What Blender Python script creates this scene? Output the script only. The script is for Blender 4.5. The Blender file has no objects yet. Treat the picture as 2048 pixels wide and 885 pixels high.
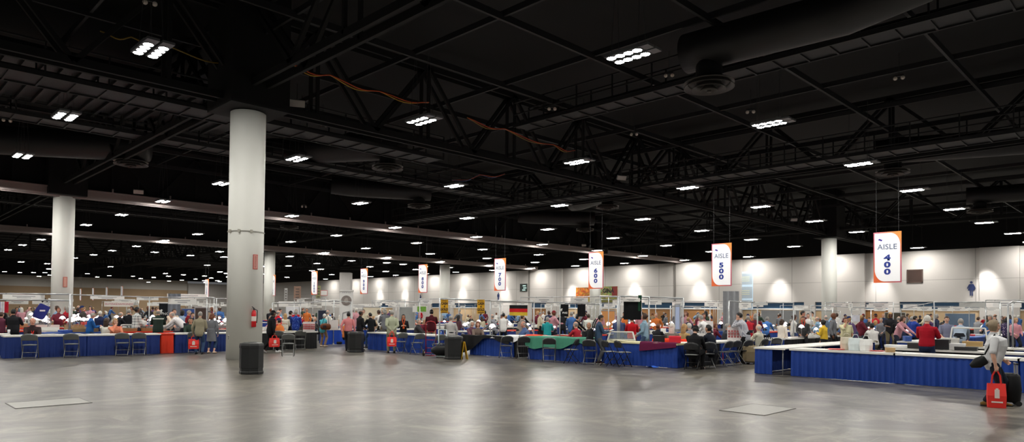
# Convention-hall show floor: open concrete foreground, skirted dealer tables, crowd, black ceiling with high-bay lights.
# World frame: X runs along the aisles (away and to the right), Y across the aisles (away and to the left), Z up, metres.
import bpy, math, random
from mathutils import Vector, Matrix
SC = bpy.context.scene
COL = SC.collection
V = Vector
RND = random.Random(7)
R = math.radians

# ------------------------------------------------------------------ camera model (2048 x 885 frame)
F, CX, CY, HC = 1365.0, 1024.0, 592.0, 1.68
PITCH, ROLL = R(1.34), 0.0095
S2 = math.sqrt(.5)
fw = V((math.cos(PITCH) * S2, math.cos(PITCH) * S2, math.sin(PITCH)))
r0 = V((S2, -S2, 0)); u0 = r0.cross(fw)
cr = math.cos(ROLL) * r0 + math.sin(ROLL) * u0
cu = math.cos(ROLL) * u0 - math.sin(ROLL) * r0
CAM = V((0, 0, HC))
def ray(px, py): return fw + (px - CX) / F * cr - (py - CY) / F * cu
def hz(px): return 624 + (px - 1024) * .0095
def gz(px, py, z=0):                      # where the sight line through a photo point meets a level plane
    d = ray(px, py); return CAM + d * ((z - HC) / d.z)
def onv(px, v, py=None):                  # ... meets the plane X = v
    d = ray(px, hz(px) if py is None else py); return CAM + d * (v / d.x)
def onu(px, u, py=None):                  # ... meets the plane Y = u
    d = ray(px, hz(px) if py is None else py); return CAM + d * (u / d.y)
def onz(px, Z, py=None):                  # ... at depth Z
    d = ray(px, hz(px) if py is None else py); return CAM + d * Z
def depth(p): return (V(p) - CAM).dot(fw)
def proj(p):
    q = V(p) - CAM; z = q.dot(fw)
    return CX + F * q.dot(cr) / z, CY - F * q.dot(cu) / z
def flat(p, z=0): return V((p.x, p.y, z))

# ------------------------------------------------------------------ materials
def lin(c):
    return tuple(((x / 255) / 12.92 if x / 255 <= .04045 else ((x / 255 + .055) / 1.055) ** 2.4) for x in c) + (1,)
_M = {}
def mat(name, c=(128, 128, 128), rough=.6, metal=0., var=.12, scale=6., bump=0., bscale=60., emit=None, es=0., spec=None, coord='Object'):
    if name in _M: return _M[name]
    m = bpy.data.materials.new(name); m.use_nodes = True; nt = m.node_tree; N = nt.nodes; L = nt.links
    b = N['Principled BSDF']; b.inputs['Roughness'].default_value = rough; b.inputs['Metallic'].default_value = metal
    if spec is not None: b.inputs['Specular IOR Level'].default_value = spec
    tc = N.new('ShaderNodeTexCoord')
    if var:
        no = N.new('ShaderNodeTexNoise'); no.inputs['Scale'].default_value = scale; no.inputs['Detail'].default_value = 3
        L.new(tc.outputs[coord], no.inputs['Vector'])
        mx = N.new('ShaderNodeMix'); mx.data_type = 'RGBA'
        a = lin(c); mx.inputs[6].default_value = tuple(x * (1 - var) for x in a[:3]) + (1,)
        mx.inputs[7].default_value = tuple(min(1, x * (1 + var)) for x in a[:3]) + (1,)
        L.new(no.outputs['Fac'], mx.inputs[0]); L.new(mx.outputs[2], b.inputs['Base Color'])
    else:
        b.inputs['Base Color'].default_value = lin(c)
    if bump:
        n2 = N.new('ShaderNodeTexNoise'); n2.inputs['Scale'].default_value = bscale; L.new(tc.outputs[coord], n2.inputs['Vector'])
        bp = N.new('ShaderNodeBump'); bp.inputs['Strength'].default_value = bump; L.new(n2.outputs['Fac'], bp.inputs['Height']); L.new(bp.outputs['Normal'], b.inputs['Normal'])
    if emit is not None:
        b.inputs['Emission Color'].default_value = lin(emit); b.inputs['Emission Strength'].default_value = es
    _M[name] = m
    return m
def fab(c, rough=.85): return mat('fabric_%d_%d_%d' % c, c, rough, var=.16, scale=9, bump=.15, bscale=35, spec=.2)
def pnt(c, rough=.5): return mat('paint_%d_%d_%d' % c, c, rough, var=.05)
def pattern_mat(name, kind, c1, c2, scale):
    if name in _M: return _M[name]
    m = bpy.data.materials.new(name); m.use_nodes = True; nt = m.node_tree; N = nt.nodes; L = nt.links; b = N['Principled BSDF']
    b.inputs['Roughness'].default_value = .85; b.inputs['Specular IOR Level'].default_value = .2
    tc = N.new('ShaderNodeTexCoord'); sx = N.new('ShaderNodeSeparateXYZ'); L.new(tc.outputs['Object'], sx.inputs[0])
    mx = N.new('ShaderNodeMix'); mx.data_type = 'RGBA'; mx.inputs[6].default_value = lin(c1); mx.inputs[7].default_value = lin(c2)
    def ma(op, a, b_):
        n = N.new('ShaderNodeMath'); n.operation = op
        for i, x in enumerate((a, b_)):
            if isinstance(x, (int, float)): n.inputs[i].default_value = x
            elif x is not None: L.new(x, n.inputs[i])
        return n.outputs[0]
    if kind == 'plaid':
        f = [ma('LESS_THAN', ma('FRACT', ma('MULTIPLY', sx.outputs[i], scale), None), .3) for i in (1, 2)]
        fac = ma('MULTIPLY', ma('ADD', f[0], f[1]), .5)
    elif kind == 'stripe':
        fac = ma('LESS_THAN', ma('FRACT', ma('MULTIPLY', sx.outputs[1], scale), None), .4)
    else:
        v = N.new('ShaderNodeTexVoronoi'); v.inputs['Scale'].default_value = scale; L.new(tc.outputs['Object'], v.inputs['Vector'])
        fac = ma('LESS_THAN', v.outputs['Distance'], .32)
    L.new(fac, mx.inputs[0]); L.new(mx.outputs[2], b.inputs['Base Color'])
    _M[name] = m
    return m

# ------------------------------------------------------------------ mesh builder
class MB:
    def __init__(s): s.v = []; s.f = []; s.m = []
    def add(s, vs, fs, mi=0):
        o = len(s.v); s.v.extend(tuple(v) for v in vs); s.f.extend(tuple(i + o for i in f) for f in fs); s.m.extend([mi] * len(fs)); return s
    def box(s, c, d, mi=0, rz=0., M=None):
        x, y, z = d[0] / 2, d[1] / 2, d[2] / 2
        vs = [V(p) for p in ((-x, -y, -z), (x, -y, -z), (x, y, -z), (-x, y, -z), (-x, -y, z), (x, -y, z), (x, y, z), (-x, y, z))]
        if M is not None: vs = [M @ p for p in vs]
        if rz: vs = [Matrix.Rotation(rz, 3, 'Z') @ p for p in vs]
        c = V(c)
        return s.add([p + c for p in vs], [(0, 3, 2, 1), (4, 5, 6, 7), (0, 1, 5, 4), (1, 2, 6, 5), (2, 3, 7, 6), (3, 0, 4, 7)], mi)
    def span(s, a, b, mi=0):
        a, b = V(a), V(b); return s.box((a + b) / 2, [abs(x) for x in (b - a)], mi)
    def bar(s, a, b, w, h, mi=0):             # rectangular bar between two points
        a, b = V(a), V(b); t = (b - a); l = t.length; t.normalize()
        up = V((0, 0, 1)) if abs(t.z) < .95 else V((1, 0, 0))
        y = up.cross(t).normalized(); z = t.cross(y)
        M = Matrix((t, y, z)).transposed()
        return s.box((a + b) / 2, (l, w, h), mi, M=M)
    def loft(s, pts, rad, n=10, side=None, cap=True, mi=0, dome=True):
        pts = [V(p) for p in pts]; rad = [r if isinstance(r, tuple) else (r, r) for r in rad]
        rings = []; k = len(pts); prev = None
        for i in range(k):
            t = (pts[min(i + 1, k - 1)] - pts[max(i - 1, 0)])
            if t.length < 1e-9: t = V((0, 0, 1))
            t.normalize()
            sd = V(side) if side is not None else (prev if prev is not None else (V((0, 1, 0)) if abs(t.y) < .9 else V((1, 0, 0))))
            sd = (sd - t * sd.dot(t)); sd.normalize(); prev = sd
            ot = t.cross(sd); a, b = rad[i]
            rings.append(([pts[i] + sd * (a * math.cos(2 * math.pi * j / n)) + ot * (b * math.sin(2 * math.pi * j / n)) for j in range(n)], t, a, b, sd, ot))
        vs = []; fs = []; allr = []
        if cap and dome:
            p0, t0 = pts[0], rings[0][1]; a, b, sd, ot = rings[0][2:]
            h = min(a, b)
            allr.append([p0 - t0 * h * .6 + sd * (a * .7 * math.cos(2 * math.pi * j / n)) + ot * (b * .7 * math.sin(2 * math.pi * j / n)) for j in range(n)])
        allr += [r[0] for r in rings]
        if cap and dome:
            p1, t1 = pts[-1], rings[-1][1]; a, b, sd, ot = rings[-1][2:]
            h = min(a, b)
            allr.append([p1 + t1 * h * .6 + sd * (a * .7 * math.cos(2 * math.pi * j / n)) + ot * (b * .7 * math.sin(2 * math.pi * j / n)) for j in range(n)])
        for r in allr: vs += r
        for i in range(len(allr) - 1):
            for j in range(n):
                fs.append((i * n + j, i * n + (j + 1) % n, (i + 1) * n + (j + 1) % n, (i + 1) * n + j))
        if cap:
            fs.append(tuple(range(n - 1, -1, -1))); q = (len(allr) - 1) * n; fs.append(tuple(range(q, q + n)))
        return s.add(vs, fs, mi)
    def tube(s, pts, r, n=8, mi=0): return s.loft(pts, [r] * len(pts), n, mi=mi, dome=False)
    def cyl(s, a, b, r, n=16, mi=0, r2=None): return s.loft([a, b], [r, r if r2 is None else r2], n, mi=mi, dome=False)
    def lathe(s, prof, n=24, c=(0, 0, 0), mi=0, cap=True):
        c = V(c); vs = []; fs = []
        for r, z in prof: vs += [c + V((r * math.cos(2 * math.pi * j / n), r * math.sin(2 * math.pi * j / n), z)) for j in range(n)]
        for i in range(len(prof) - 1):
            for j in range(n): fs.append((i * n + j, i * n + (j + 1) % n, (i + 1) * n + (j + 1) % n, (i + 1) * n + j))
        if cap:
            fs.append(tuple(range(n - 1, -1, -1))); q = (len(prof) - 1) * n; fs.append(tuple(range(q, q + n)))
        return s.add(vs, fs, mi)
    def ell(s, c, r, nu=14, nv=10, mi=0, fn=None, keep=None):
        c = V(c); vs = []; fs = []
        for i in range(nv + 1):
            th = math.pi * i / nv
            for j in range(nu):
                ph = 2 * math.pi * j / nu
                d = V((math.sin(th) * math.cos(ph), math.sin(th) * math.sin(ph), math.cos(th)))
                p = V((d.x * r[0], d.y * r[1], d.z * r[2]))
                if fn: p = fn(d, p)
                vs.append(c + p)
        for i in range(nv):
            for j in range(nu):
                q = (i * nu + j, (i + 1) * nu + j, (i + 1) * nu + (j + 1) % nu, i * nu + (j + 1) % nu)
                if keep:
                    th = math.pi * (i + .5) / nv; ph = 2 * math.pi * (j + .5) / nu
                    if not keep(V((math.sin(th) * math.cos(ph), math.sin(th) * math.sin(ph), math.cos(th)))): continue
                fs.append(q)
        return s.add(vs, fs, mi)
    def sheet(s, fn, nu, nv, mi=0):            # open surface fn(a, b), a and b in 0..1
        vs = [fn(i / nu, j / nv) for i in range(nu + 1) for j in range(nv + 1)]
        fs = [(i * (nv + 1) + j, (i + 1) * (nv + 1) + j, (i + 1) * (nv + 1) + j + 1, i * (nv + 1) + j + 1) for i in range(nu) for j in range(nv)]
        return s.add(vs, fs, mi)
    def prism(s, poly, O, ax, ay, h, mi=0):     # outline in the plane (ax, ay) through O, thickened by h along ax x ay
        O, ax, ay = V(O), V(ax), V(ay); n = ax.cross(ay).normalized() * h; k = len(poly)
        vs = [O + ax * x + ay * y for x, y in poly]; vs += [p + n for p in vs]
        fs = [tuple(range(k - 1, -1, -1)), tuple(range(k, 2 * k))] + [(i, (i + 1) % k, k + (i + 1) % k, k + i) for i in range(k)]
        return s.add(vs, fs, mi)
    def xf(s, M):
        s.v = [tuple(M @ V(p)) for p in s.v]; return s
    def mesh(s, name, mats, smooth=False):
        me = bpy.data.meshes.new(name); me.from_pydata(s.v, [], s.f)
        for m in (mats if isinstance(mats, (list, tuple)) else [mats]): me.materials.append(m)
        if any(s.m): me.polygons.foreach_set('material_index', s.m)
        if smooth: me.polygons.foreach_set('use_smooth', [True] * len(s.f))
        me.update(); return me
def ob(name, data, parent=None, loc=(0, 0, 0), rz=0.):
    o = bpy.data.objects.new(name, data); COL.objects.link(o); o.location = loc
    if rz: o.rotation_euler = (0, 0, rz)
    if parent is not None: o.parent = parent
    return o
def part(name, mb, mats, parent=None, smooth=False, loc=(0, 0, 0), rz=0.):
    return ob(name, mb.mesh(name, mats, smooth), parent, loc, rz)
def tag(o, label, cat, group=None):
    o['label'] = label; o['category'] = cat
    if group: o['group'] = group
    return o
def thing(name, label, cat, loc=(0, 0, 0), rz=0., group=None):
    return tag(ob(name, None, None, loc, rz), label, cat, group)
def struct(name, mb, mats, smooth=False):
    o = part(name, mb, mats, None, smooth); o['kind'] = 'structure'; return o
def dup(root, loc, rz=0., label=None, group=None, scale=None):
    def cp(o, par):
        c = o.copy(); COL.objects.link(c); c.parent = par
        for ch in KIDS.get(o.name, ()): cp(ch, c)
        return c
    r = cp(root, None); r.location = loc; r.rotation_euler = (0, 0, rz)
    if scale: r.scale = scale
    if label: r['label'] = label
    if group: r['group'] = group
    return r
KIDS = {}
def reg(root):                                  # remember a thing's parts so that dup() needs no scene walk
    def w(o):
        k = [c for c in COL.objects if c.parent == o]
        if k: KIDS[o.name] = k
        for c in k: w(c)
    w(root); return root
ONES = 'zeroth first second third fourth fifth sixth seventh eighth ninth tenth eleventh twelfth thirteenth fourteenth fifteenth sixteenth seventeenth eighteenth nineteenth'.split()
TENS = {2: 'twent', 3: 'thirt', 4: 'fort', 5: 'fift', 6: 'sixt', 7: 'sevent', 8: 'eight', 9: 'ninet'}
def nth(n):
    if n < 20: return ONES[n]
    if n % 10 == 0: return TENS[n // 10] + 'ieth'
    return TENS[n // 10] + 'y-' + ONES[n % 10]
def text(s, size, m, parent, O, ax, ay, name='lettering', bold=0., spacing=1., line=1., sx=1.):
    cu_ = bpy.data.curves.new(name, 'FONT'); cu_.body = s; cu_.size = size; cu_.align_x = 'CENTER'; cu_.align_y = 'CENTER'
    cu_.offset = bold; cu_.space_character = spacing; cu_.space_line = line; cu_.resolution_u = 3
    t = bpy.data.objects.new('tmp', cu_); me = bpy.data.meshes.new_from_object(t); bpy.data.objects.remove(t)
    O, ax, ay = V(O), V(ax).normalized(), V(ay).normalized(); n = ax.cross(ay)
    M = Matrix((ax * sx, ay, n)).transposed().to_4x4(); M.translation = O
    me.transform(M); me.materials.clear(); me.materials.append(m)
    return ob(name, me, parent)
# ------------------------------------------------------------------ people
def remesh(mb, name, vox, it=3, fac=.5):
    me = mb.mesh(name, [])
    o = bpy.data.objects.new('tmp', me); COL.objects.link(o)
    m = o.modifiers.new('r', 'REMESH'); m.mode = 'VOXEL'; m.voxel_size = vox
    if it:
        k = o.modifiers.new('s', 'SMOOTH'); k.iterations = it; k.factor = fac
    dg = bpy.context.evaluated_depsgraph_get()
    out = bpy.data.meshes.new_from_object(o.evaluated_get(dg)); out.name = name
    bpy.data.objects.remove(o); bpy.data.meshes.remove(me)
    out.polygons.foreach_set('use_smooth', [True] * len(out.polygons))
    return out
def ik(a, b, l1, l2, pole):
    a, b = V(a), V(b); d = b - a; L = d.length
    if L > (l1 + l2) * .995: d = d.normalized() * (l1 + l2) * .995; b = a + d; L = d.length
    if L < abs(l1 - l2) + .03: L = abs(l1 - l2) + .03; b = a + d.normalized() * L
    x = (l1 * l1 - l2 * l2 + L * L) / (2 * L); h = math.sqrt(max(0, l1 * l1 - x * x)); t = (b - a).normalized()
    p = V(pole); p = p - t * p.dot(t)
    if p.length < 1e-6: p = V((0, 0, -1)) - t * -t.z
    return a + t * x + p.normalized() * h, b
ARMS = dict(down=(.03, .07, -.53), fwd=(.42, -.02, -.25), table=(.45, .0, -.38), book=(.33, -.10, -.22), back=(-.16, -.14, -.44), hip=(.0, .1, -.3),
            face=(.17, -.15, .10), carry=(.0, .09, -.54), push=(.34, .05, -.40), low=(.25, -.03, -.42), cup=(.24, -.08, -.20), swing=(-.16, .08, -.5))
def skeleton(H, pose, lean, hp, hy, la, ra, g, sep=.0):
    k = H / 1.75
    sit = pose == 'sit'
    P = V((0, 0, (.50 if sit else .93 * k)))
    t = V((math.sin(lean), 0, math.cos(lean)))
    if not sit: P = P - V((math.sin(lean) * .12, 0, 0))
    S = P + t * .49 * k; N = P + t * .54 * k
    ha = lean * .75 + hp * .5
    ht = V((math.sin(ha), 0, math.cos(ha)))
    Hc = N + ht * .175 * k
    Mh = Matrix.Rotation(hy, 3, 'Z') @ Matrix.Rotation(lean * .45 + hp, 3, 'Y')
    J = dict(k=k, P=P, S=S, N=N, t=t, H=Hc, Mh=Mh, sit=sit)
    for s, nm, a in ((1, 'L', la), (-1, 'R', ra)):
        sh = S + V((0, s * (.165 + .02 * g) * k, 0)) - t * .03
        off = ARMS[a] if isinstance(a, str) else a
        tgt = sh + V((off[0], s * off[1], off[2])) * k
        pole = V((-.6, s * .55, -.7)) if (a not in ('face',)) else V((.3, s * .5, -1))
        el, wr = ik(sh, tgt, .30 * k, .26 * k, pole)
        J['sh' + nm], J['el' + nm], J['wr' + nm] = sh, el, wr
        hip = P + V((0, s * .093 * k, -.02))
        if sit: an = V((.44, s * .13, .09))
        elif pose == 'walk': an = V((.24 if s < 0 else -.27, s * .075, .09 if s < 0 else .15))
        elif pose == 'step': an = V((.10 if s > 0 else -.13, s * .08, .09 if s > 0 else .10))
        elif pose == 'stride': an = V((.20 if s > 0 else -.24, s * .075, .09 if s > 0 else .13))
        else: an = V((.02 * s * 2, s * (.115 + sep), .09))
        kn, an = ik(hip, an, .45 * k, .43 * k, V((1, s * .15, .4 if sit else 0)))
        J['hip' + nm], J['kn' + nm], J['an' + nm] = hip, kn, an
        J['toe' + nm] = R(28) if (pose in ('walk', 'stride') and an.z > .1) else 0
    return J
def hand(mb, J, nm, s, curl, fine):
    w, e = J['wr' + nm], J['el' + nm]; d = (w - e).normalized()
    lat = V((1, -s * .3, 0)); lat = lat - d * lat.dot(d)
    if lat.length < .2: lat = V((0, -s, .3)); lat = lat - d * lat.dot(d)
    lat.normalize(); nrm = V((0, -s, 0)); nrm = nrm - d * nrm.dot(d) - lat * nrm.dot(lat)
    if nrm.length < .2: nrm = V((0, 0, -1)) - d * -d.z; nrm = nrm - lat * nrm.dot(lat)
    nrm.normalize(); k = J['k']
    q = w + d * .095 * k
    mb.loft([w - d * .03, w + d * .03 * k, q], [(.026 * k, .02 * k), (.040 * k, .017 * k), (.041 * k, .013 * k)], 10, side=lat)
    for x, L in ((.031, .070), (.0105, .080), (-.0105, .074), (-.031, .058)):
        p = w + d * .085 * k + lat * x * k; pts = [p]; a = 0
        for seg in (.5, .3, .25):
            a += curl * (.55 if seg == .5 else 1.) * .75
            p = p + (d * math.cos(a) + nrm * math.sin(a)) * L * seg * k; pts.append(p)
        mb.loft(pts, [.0098 * k, .0092 * k, .0085 * k, .007 * k], 7 if fine else 5)
    b = w + d * .022 * k + lat * .026 * k; td = (d * .65 + lat * .6 + nrm * .35).normalized()
    mb.loft([b, b + td * .035 * k, b + (td * .05 + d * .012 + nrm * .012) * k], [.0135 * k, .0115 * k, .008 * k], 7 if fine else 5)
    J['grip' + nm] = w + d * .095 * k + nrm * .022 * k
HR = (.099, .077, .120)
def head_fn(k):
    def fn(d, p):
        x, y, z = p
        if d.z < 0:
            t = -d.z
            y *= 1 - .32 * t * t
            x = x * (1 - .42 * t) if d.x < 0 else x * (1 + .04 * t)
            if d.x > 0: y *= 1 - .08 * t
        elif d.x < 0: x *= 1.06
        return V((x, y, z))
    return fn
def add_head(mb, J, fine):
    h = MB(); k = J['k']
    h.ell((0, 0, 0), HR, 20, 16, fn=head_fn(k))
    h.loft([(.093, 0, .03), (.108, 0, -.008), (.116, 0, -.028), (.098, 0, -.038)], [(.008, .008), (.011, .010), (.015, .011), (.011, .008)], 8, side=(0, 1, 0))
    for s in (1, -1):
        h.ell((-.005, s * .077, -.012), (.022, .010, .034), 8, 6)
        h.ell((.080, s * .032, .032), (.018, .026, .010), 8, 6)
        h.ell((.076, s * .033, .010), (.0135, .0135, .0125), 8, 6)
        h.ell((.068, s * .042, -.030), (.022, .020, .022), 8, 6)
    h.ell((.088, 0, -.058), (.012, .024, .0065), 8, 6); h.ell((.086, 0, -.071), (.012, .020, .007), 8, 6); h.ell((.080, 0, -.098), (.018, .022, .016), 8, 6)
    M = J['Mh'].to_4x4() @ Matrix.Scale(k, 4); M.translation = J['H']
    h.xf(M); mb.add(h.v, h.f)
def torso_pts(J, g, belly, bust, pad, hem):
    P, S, N, t, k = J['P'], J['S'], J['N'], J['t'], J['k']
    f = V((t.z, 0, -t.x))
    sec = [(-hem, .155, .118, .0), (.0, .168, .122, .0), (.10, .160, .118, belly * .6), (.20, .150, .112, belly), (.32, .160, .118, bust * .8 + belly * .35), (.40, .166, .116, bust), (.47, .150, .095, 0.), (.515, .098, .070, 0.), (.545, .062, .060, 0.)]
    pts, rad = [], []
    for z, a, b, o in sec:
        base = P + (t * z * k if z > 0 else V((0, 0, z * k)))
        pts.append(base + f * o * .5); rad.append((a * k * (.85 + .15 * g) * (g ** .5) + pad, b * k * g + o * .5 + pad))
    return pts, rad
def make_person(name, H=1.75, pose='stand', lean=.04, hp=.0, hy=0., la='down', ra='down', g=1., belly=0., bust=0., sleeve='long', coat=0., skirt=0, curl=.7, fine=False, sep=0., shorts=False, crop=0, tuck=0):
    """Returns (joints, [(part name, mesh, role)]): one continuous body plus shirt, trousers and shoes shaped over it. Local +X is forward."""
    J = skeleton(H, pose, lean, hp, hy, la, ra, g, sep); k = J['k']; vox = .0085 if fine else .015
    B = MB(); add_head(B, J, fine)
    N, Hc, t = J['N'], J['H'], J['t']
    nd = (Hc - N)
    B.loft([N - t * .06, N + nd * .25, N + nd * .75], [(.062 * k, .062 * k), (.055 * k, .058 * k), (.054 * k, .056 * k)], 12)
    p, r = torso_pts(J, g, belly, bust, -.012, .06); B.loft(p, r, 18, side=(0, 1, 0))
    gg = g ** .5
    for s, nm in ((1, 'L'), (-1, 'R')):
        sh, el, wr = J['sh' + nm], J['el' + nm], J['wr' + nm]
        B.loft([sh + V((0, -s * .05, .0)), sh, sh.lerp(el, .5), el, el.lerp(wr, .35), wr], [.05 * k, .052 * k * gg, .046 * k * gg, .039 * k, .040 * k * gg, .026 * k], 12)
        hand(B, J, nm, s, curl if not isinstance(curl, tuple) else curl[0 if s > 0 else 1], fine)
        hip, kn, an = J['hip' + nm], J['kn' + nm], J['an' + nm]
        B.loft([hip, hip.lerp(kn, .4), kn, kn.lerp(an, .35), an], [.082 * k * gg, .072 * k * gg, .050 * k, .050 * k, .034 * k], 12)
        B.loft([an, an + V((.0, 0, -.045)), an + V((.10, s * .02, -.06)), an + V((.16, s * .03, -.068))], [.034 * k, (.034 * k, .03), (.040 * k, .022), (.03 * k, .014)], 10)
    body = remesh(B, name, vox, 2)
    M = J['Mh'].inverted(); eyes = [V((.086, s * .033, .010)) for s in (1, -1)]; lip = V((.096, 0, -.064)); idx = []
    cs = [0.] * (len(body.polygons) * 3); body.polygons.foreach_get('center', cs)
    for i in range(len(body.polygons)):
        c = (M @ (V(cs[3 * i:3 * i + 3]) - Hc)) / k
        m = 0
        if c.x > .07:
            if min((c - e).length for e in eyes) < .0125: m = 1
            elif abs(c.y) < .024 and abs(c.z - lip.z) < .011: m = 2
        idx.append(m)
    body.polygons.foreach_set('material_index', idx)
    out = [('person', body, 'skin')]
    T = MB(); hem = .10 if not coat else coat
    if coat > .2 and not J['sit']:
        p, r = torso_pts(J, g, belly, bust, .012, .08); T.loft(p, r, 20, side=(0, 1, 0))
        T.loft([J['P'] + V((0, 0, .12)), J['P'] + V((0, 0, -coat * .5)), J['P'] + V((0, 0, -coat))], [(.178 * k * g, .135 * k * g), (.19 * k * g, .15 * k * g), (.205 * k * g, .165 * k * g)], 20, side=(0, 1, 0), dome=False)
    else:
        p, r = torso_pts(J, g, belly, bust, .012, .10 if not (J['sit'] or tuck) else .02); T.loft(p, r, 20, side=(0, 1, 0))
    for s, nm in ((1, 'L'), (-1, 'R')):
        sh, el, wr = J['sh' + nm], J['el' + nm], J['wr' + nm]
        if sleeve == 'long':
            T.loft([sh + V((0, -s * .07, .0)), sh, sh.lerp(el, .5), el, el.lerp(wr, .5), el.lerp(wr, .93)], [.066 * k, .070 * k * gg, .062 * k * gg, .056 * k, .050 * k, .044 * k], 14)
        elif sleeve == 'half':
            T.loft([sh + V((0, -s * .07, .0)), sh, sh.lerp(el, .5), sh.lerp(el, .95)], [.066 * k, .070 * k * gg, .066 * k * gg, .066 * k], 14)
        else:
            T.loft([sh + V((0, -s * .07, .0)), sh, sh.lerp(el, .6)], [.066 * k, .070 * k * gg, .068 * k * gg], 14)
    out.append(('shirt', remesh(T, 'shirt', vox * 1.1, 3), 'top'))
    L = MB()
    P = J['P']
    if skirt and not J['sit']:
        L.loft([P + V((0, 0, .08)), P + V((0, 0, -.1)), P + V((0, 0, -skirt))], [(.165 * k * g, .125 * k * g), (.185 * k * g, .14 * k * g), (.21 * k * g, .18 * k * g)], 20, side=(0, 1, 0), dome=False)
    else:
        L.loft([P + V((0, 0, -.09)), P, P + V((0, 0, .09))], [(.150 * k * gg, .115 * k * g), (.172 * k * gg, .128 * k * g), (.160 * k * gg, .122 * k * g)], 18, side=(0, 1, 0))
        for s, nm in ((1, 'L'), (-1, 'R')):
            hip, kn, an = J['hip' + nm], J['kn' + nm], J['an' + nm]
            end = kn.lerp(an, .62 if crop else .97)
            L.loft([hip, hip.lerp(kn, .45), kn, kn.lerp(an, .5), end], [.096 * k * gg, .086 * k * gg, .070 * k * gg, .064 * k, .058 * k], 14)
    out.append(('skirt' if skirt and not J['sit'] else 'trousers', remesh(L, 'trousers', vox * 1.1, 3), 'legs'))
    for s, nm in ((1, 'L'), (-1, 'R')):
        sm = MB(); an = V((0, 0, .09))
        sm.loft([(-.075, 0, .045), (-.04, 0, .05), (.05, s * .005, .045), (.12, s * .015, .034), (.185, s * .02, .026)], [(.032, .03), (.038, .045), (.042, .040), (.046, .030), (.034, .018)], 10, side=(0, 1, 0))
        sm.loft([(-.085, 0, .012), (.05, s * .006, .012), (.13, s * .015, .012), (.20, s * .02, .012)], [(.036, .012), (.044, .012), (.049, .012), (.034, .012)], 8, side=(0, 1, 0), mi=1)
        a = J['an' + nm]; toe = J['toe' + nm]
        Mx = Matrix.Translation(a) @ Matrix.Rotation(toe, 4, 'Y') @ Matrix.Translation(V((.015, 0, -.09)))
        if a.z > .095 and toe == 0: Mx = Matrix.Translation(V((a.x + .015, a.y, 0)))
        sm.xf(Mx)
        out.append(('shoe', sm, 'shoe'))
    return J, out
def hair_mesh(style):
    h = MB()
    def near(d, p): return head_fn(1)(d, p) * 1.0 + V((d.x * .011, d.y * .011, d.z * .012))
    def short(d):
        if d.x > .30: return d.z > .60
        if d.x > -.15: return d.z > .08
        return d.z > -.52
    def fringe(d): return d.x < .25 and (-.5 if d.x < -.2 else -.05) < d.z < .42
    if style == 'short': h.ell((0, 0, 0), HR, 28, 22, fn=near, keep=short)
    elif style == 'bald': h.ell((0, 0, 0), HR, 28, 22, fn=near, keep=fringe)
    elif style in ('long', 'bob', 'updo'):
        def big(d, p): return head_fn(1)(d, p) + V((d.x * .018, d.y * .022, d.z * .02))
        h.ell((0, 0, 0), HR, 28, 22, fn=big, keep=lambda d: (d.z > .5 if d.x > .35 else d.z > -.75))
        L = {'long': -.30, 'bob': -.15, 'updo': -.06}[style]
        if style != 'updo':
            h.loft([(-.035, 0, .04), (-.045, 0, -.07), (-.055, 0, L * .7), (-.05, 0, L)], [(.092, .068), (.098, .066), (.100, .055), (.07, .03)], 16, side=(0, 1, 0))
        else: h.ell((-.10, 0, .02), (.045, .05, .05), 10, 8)
    elif style == 'cap':
        def cap(d, p): return head_fn(1)(d, p) + V((d.x * .014, d.y * .014, d.z * .022))
        h.ell((0, 0, .006), HR, 28, 22, fn=cap, keep=lambda d: d.z > .28, mi=1)
        h.loft([(.07, 0, .048), (.125, 0, .044), (.175, 0, .032)], [(.066, .006), (.068, .006), (.045, .005)], 12, side=(0, 1, 0), mi=1)
        h.ell((0, 0, 0), HR, 28, 22, fn=near, keep=lambda d: d.x < .1 and -.5 < d.z < .3)
    return h.mesh('hair', [None, None], True)
HAIRS = {s: hair_mesh(s) for s in ('short', 'bald', 'long', 'bob', 'updo', 'cap')}
SKIN = {n: mat('skin_' + n, c, .55, var=.08, scale=14) for n, c in dict(fair=(222, 172, 148), tan=(190, 138, 110), ruddy=(206, 146, 124), brown=(110, 72, 52)).items()}
EYE = mat('eye_dark', (38, 28, 24), .3, var=0); LIP = mat('lip_rose', (168, 100, 90), .5, var=0)
HAIRC = {n: mat('hair_' + n, c, .6, var=.3, scale=30, bump=.3, bscale=80) for n, c in dict(black=(20, 18, 18), brown=(62, 42, 30), grey=(150, 146, 140), white=(212, 208, 200), blond=(178, 140, 92), auburn=(112, 62, 36), ash=(140, 122, 98)).items()}
SOLE = mat('shoe_sole', (210, 208, 204), .7)
DARKSOLE = mat('shoe_sole_dark', (25, 24, 24), .7)
def setm(o, mats):
    for i, m in enumerate(mats):
        if m is None: continue
        if i < len(o.material_slots):
            o.material_slots[i].link = 'OBJECT'; o.material_slots[i].material = m
def prep(parts):
    out = []
    for n, me, role in parts:
        if isinstance(me, MB): me = me.mesh(n, [None, None], True)
        while len(me.materials) < (3 if role == 'skin' else 2 if role == 'shoe' else 1): me.materials.append(None)
        out.append((n, me, role))
    return out
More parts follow.
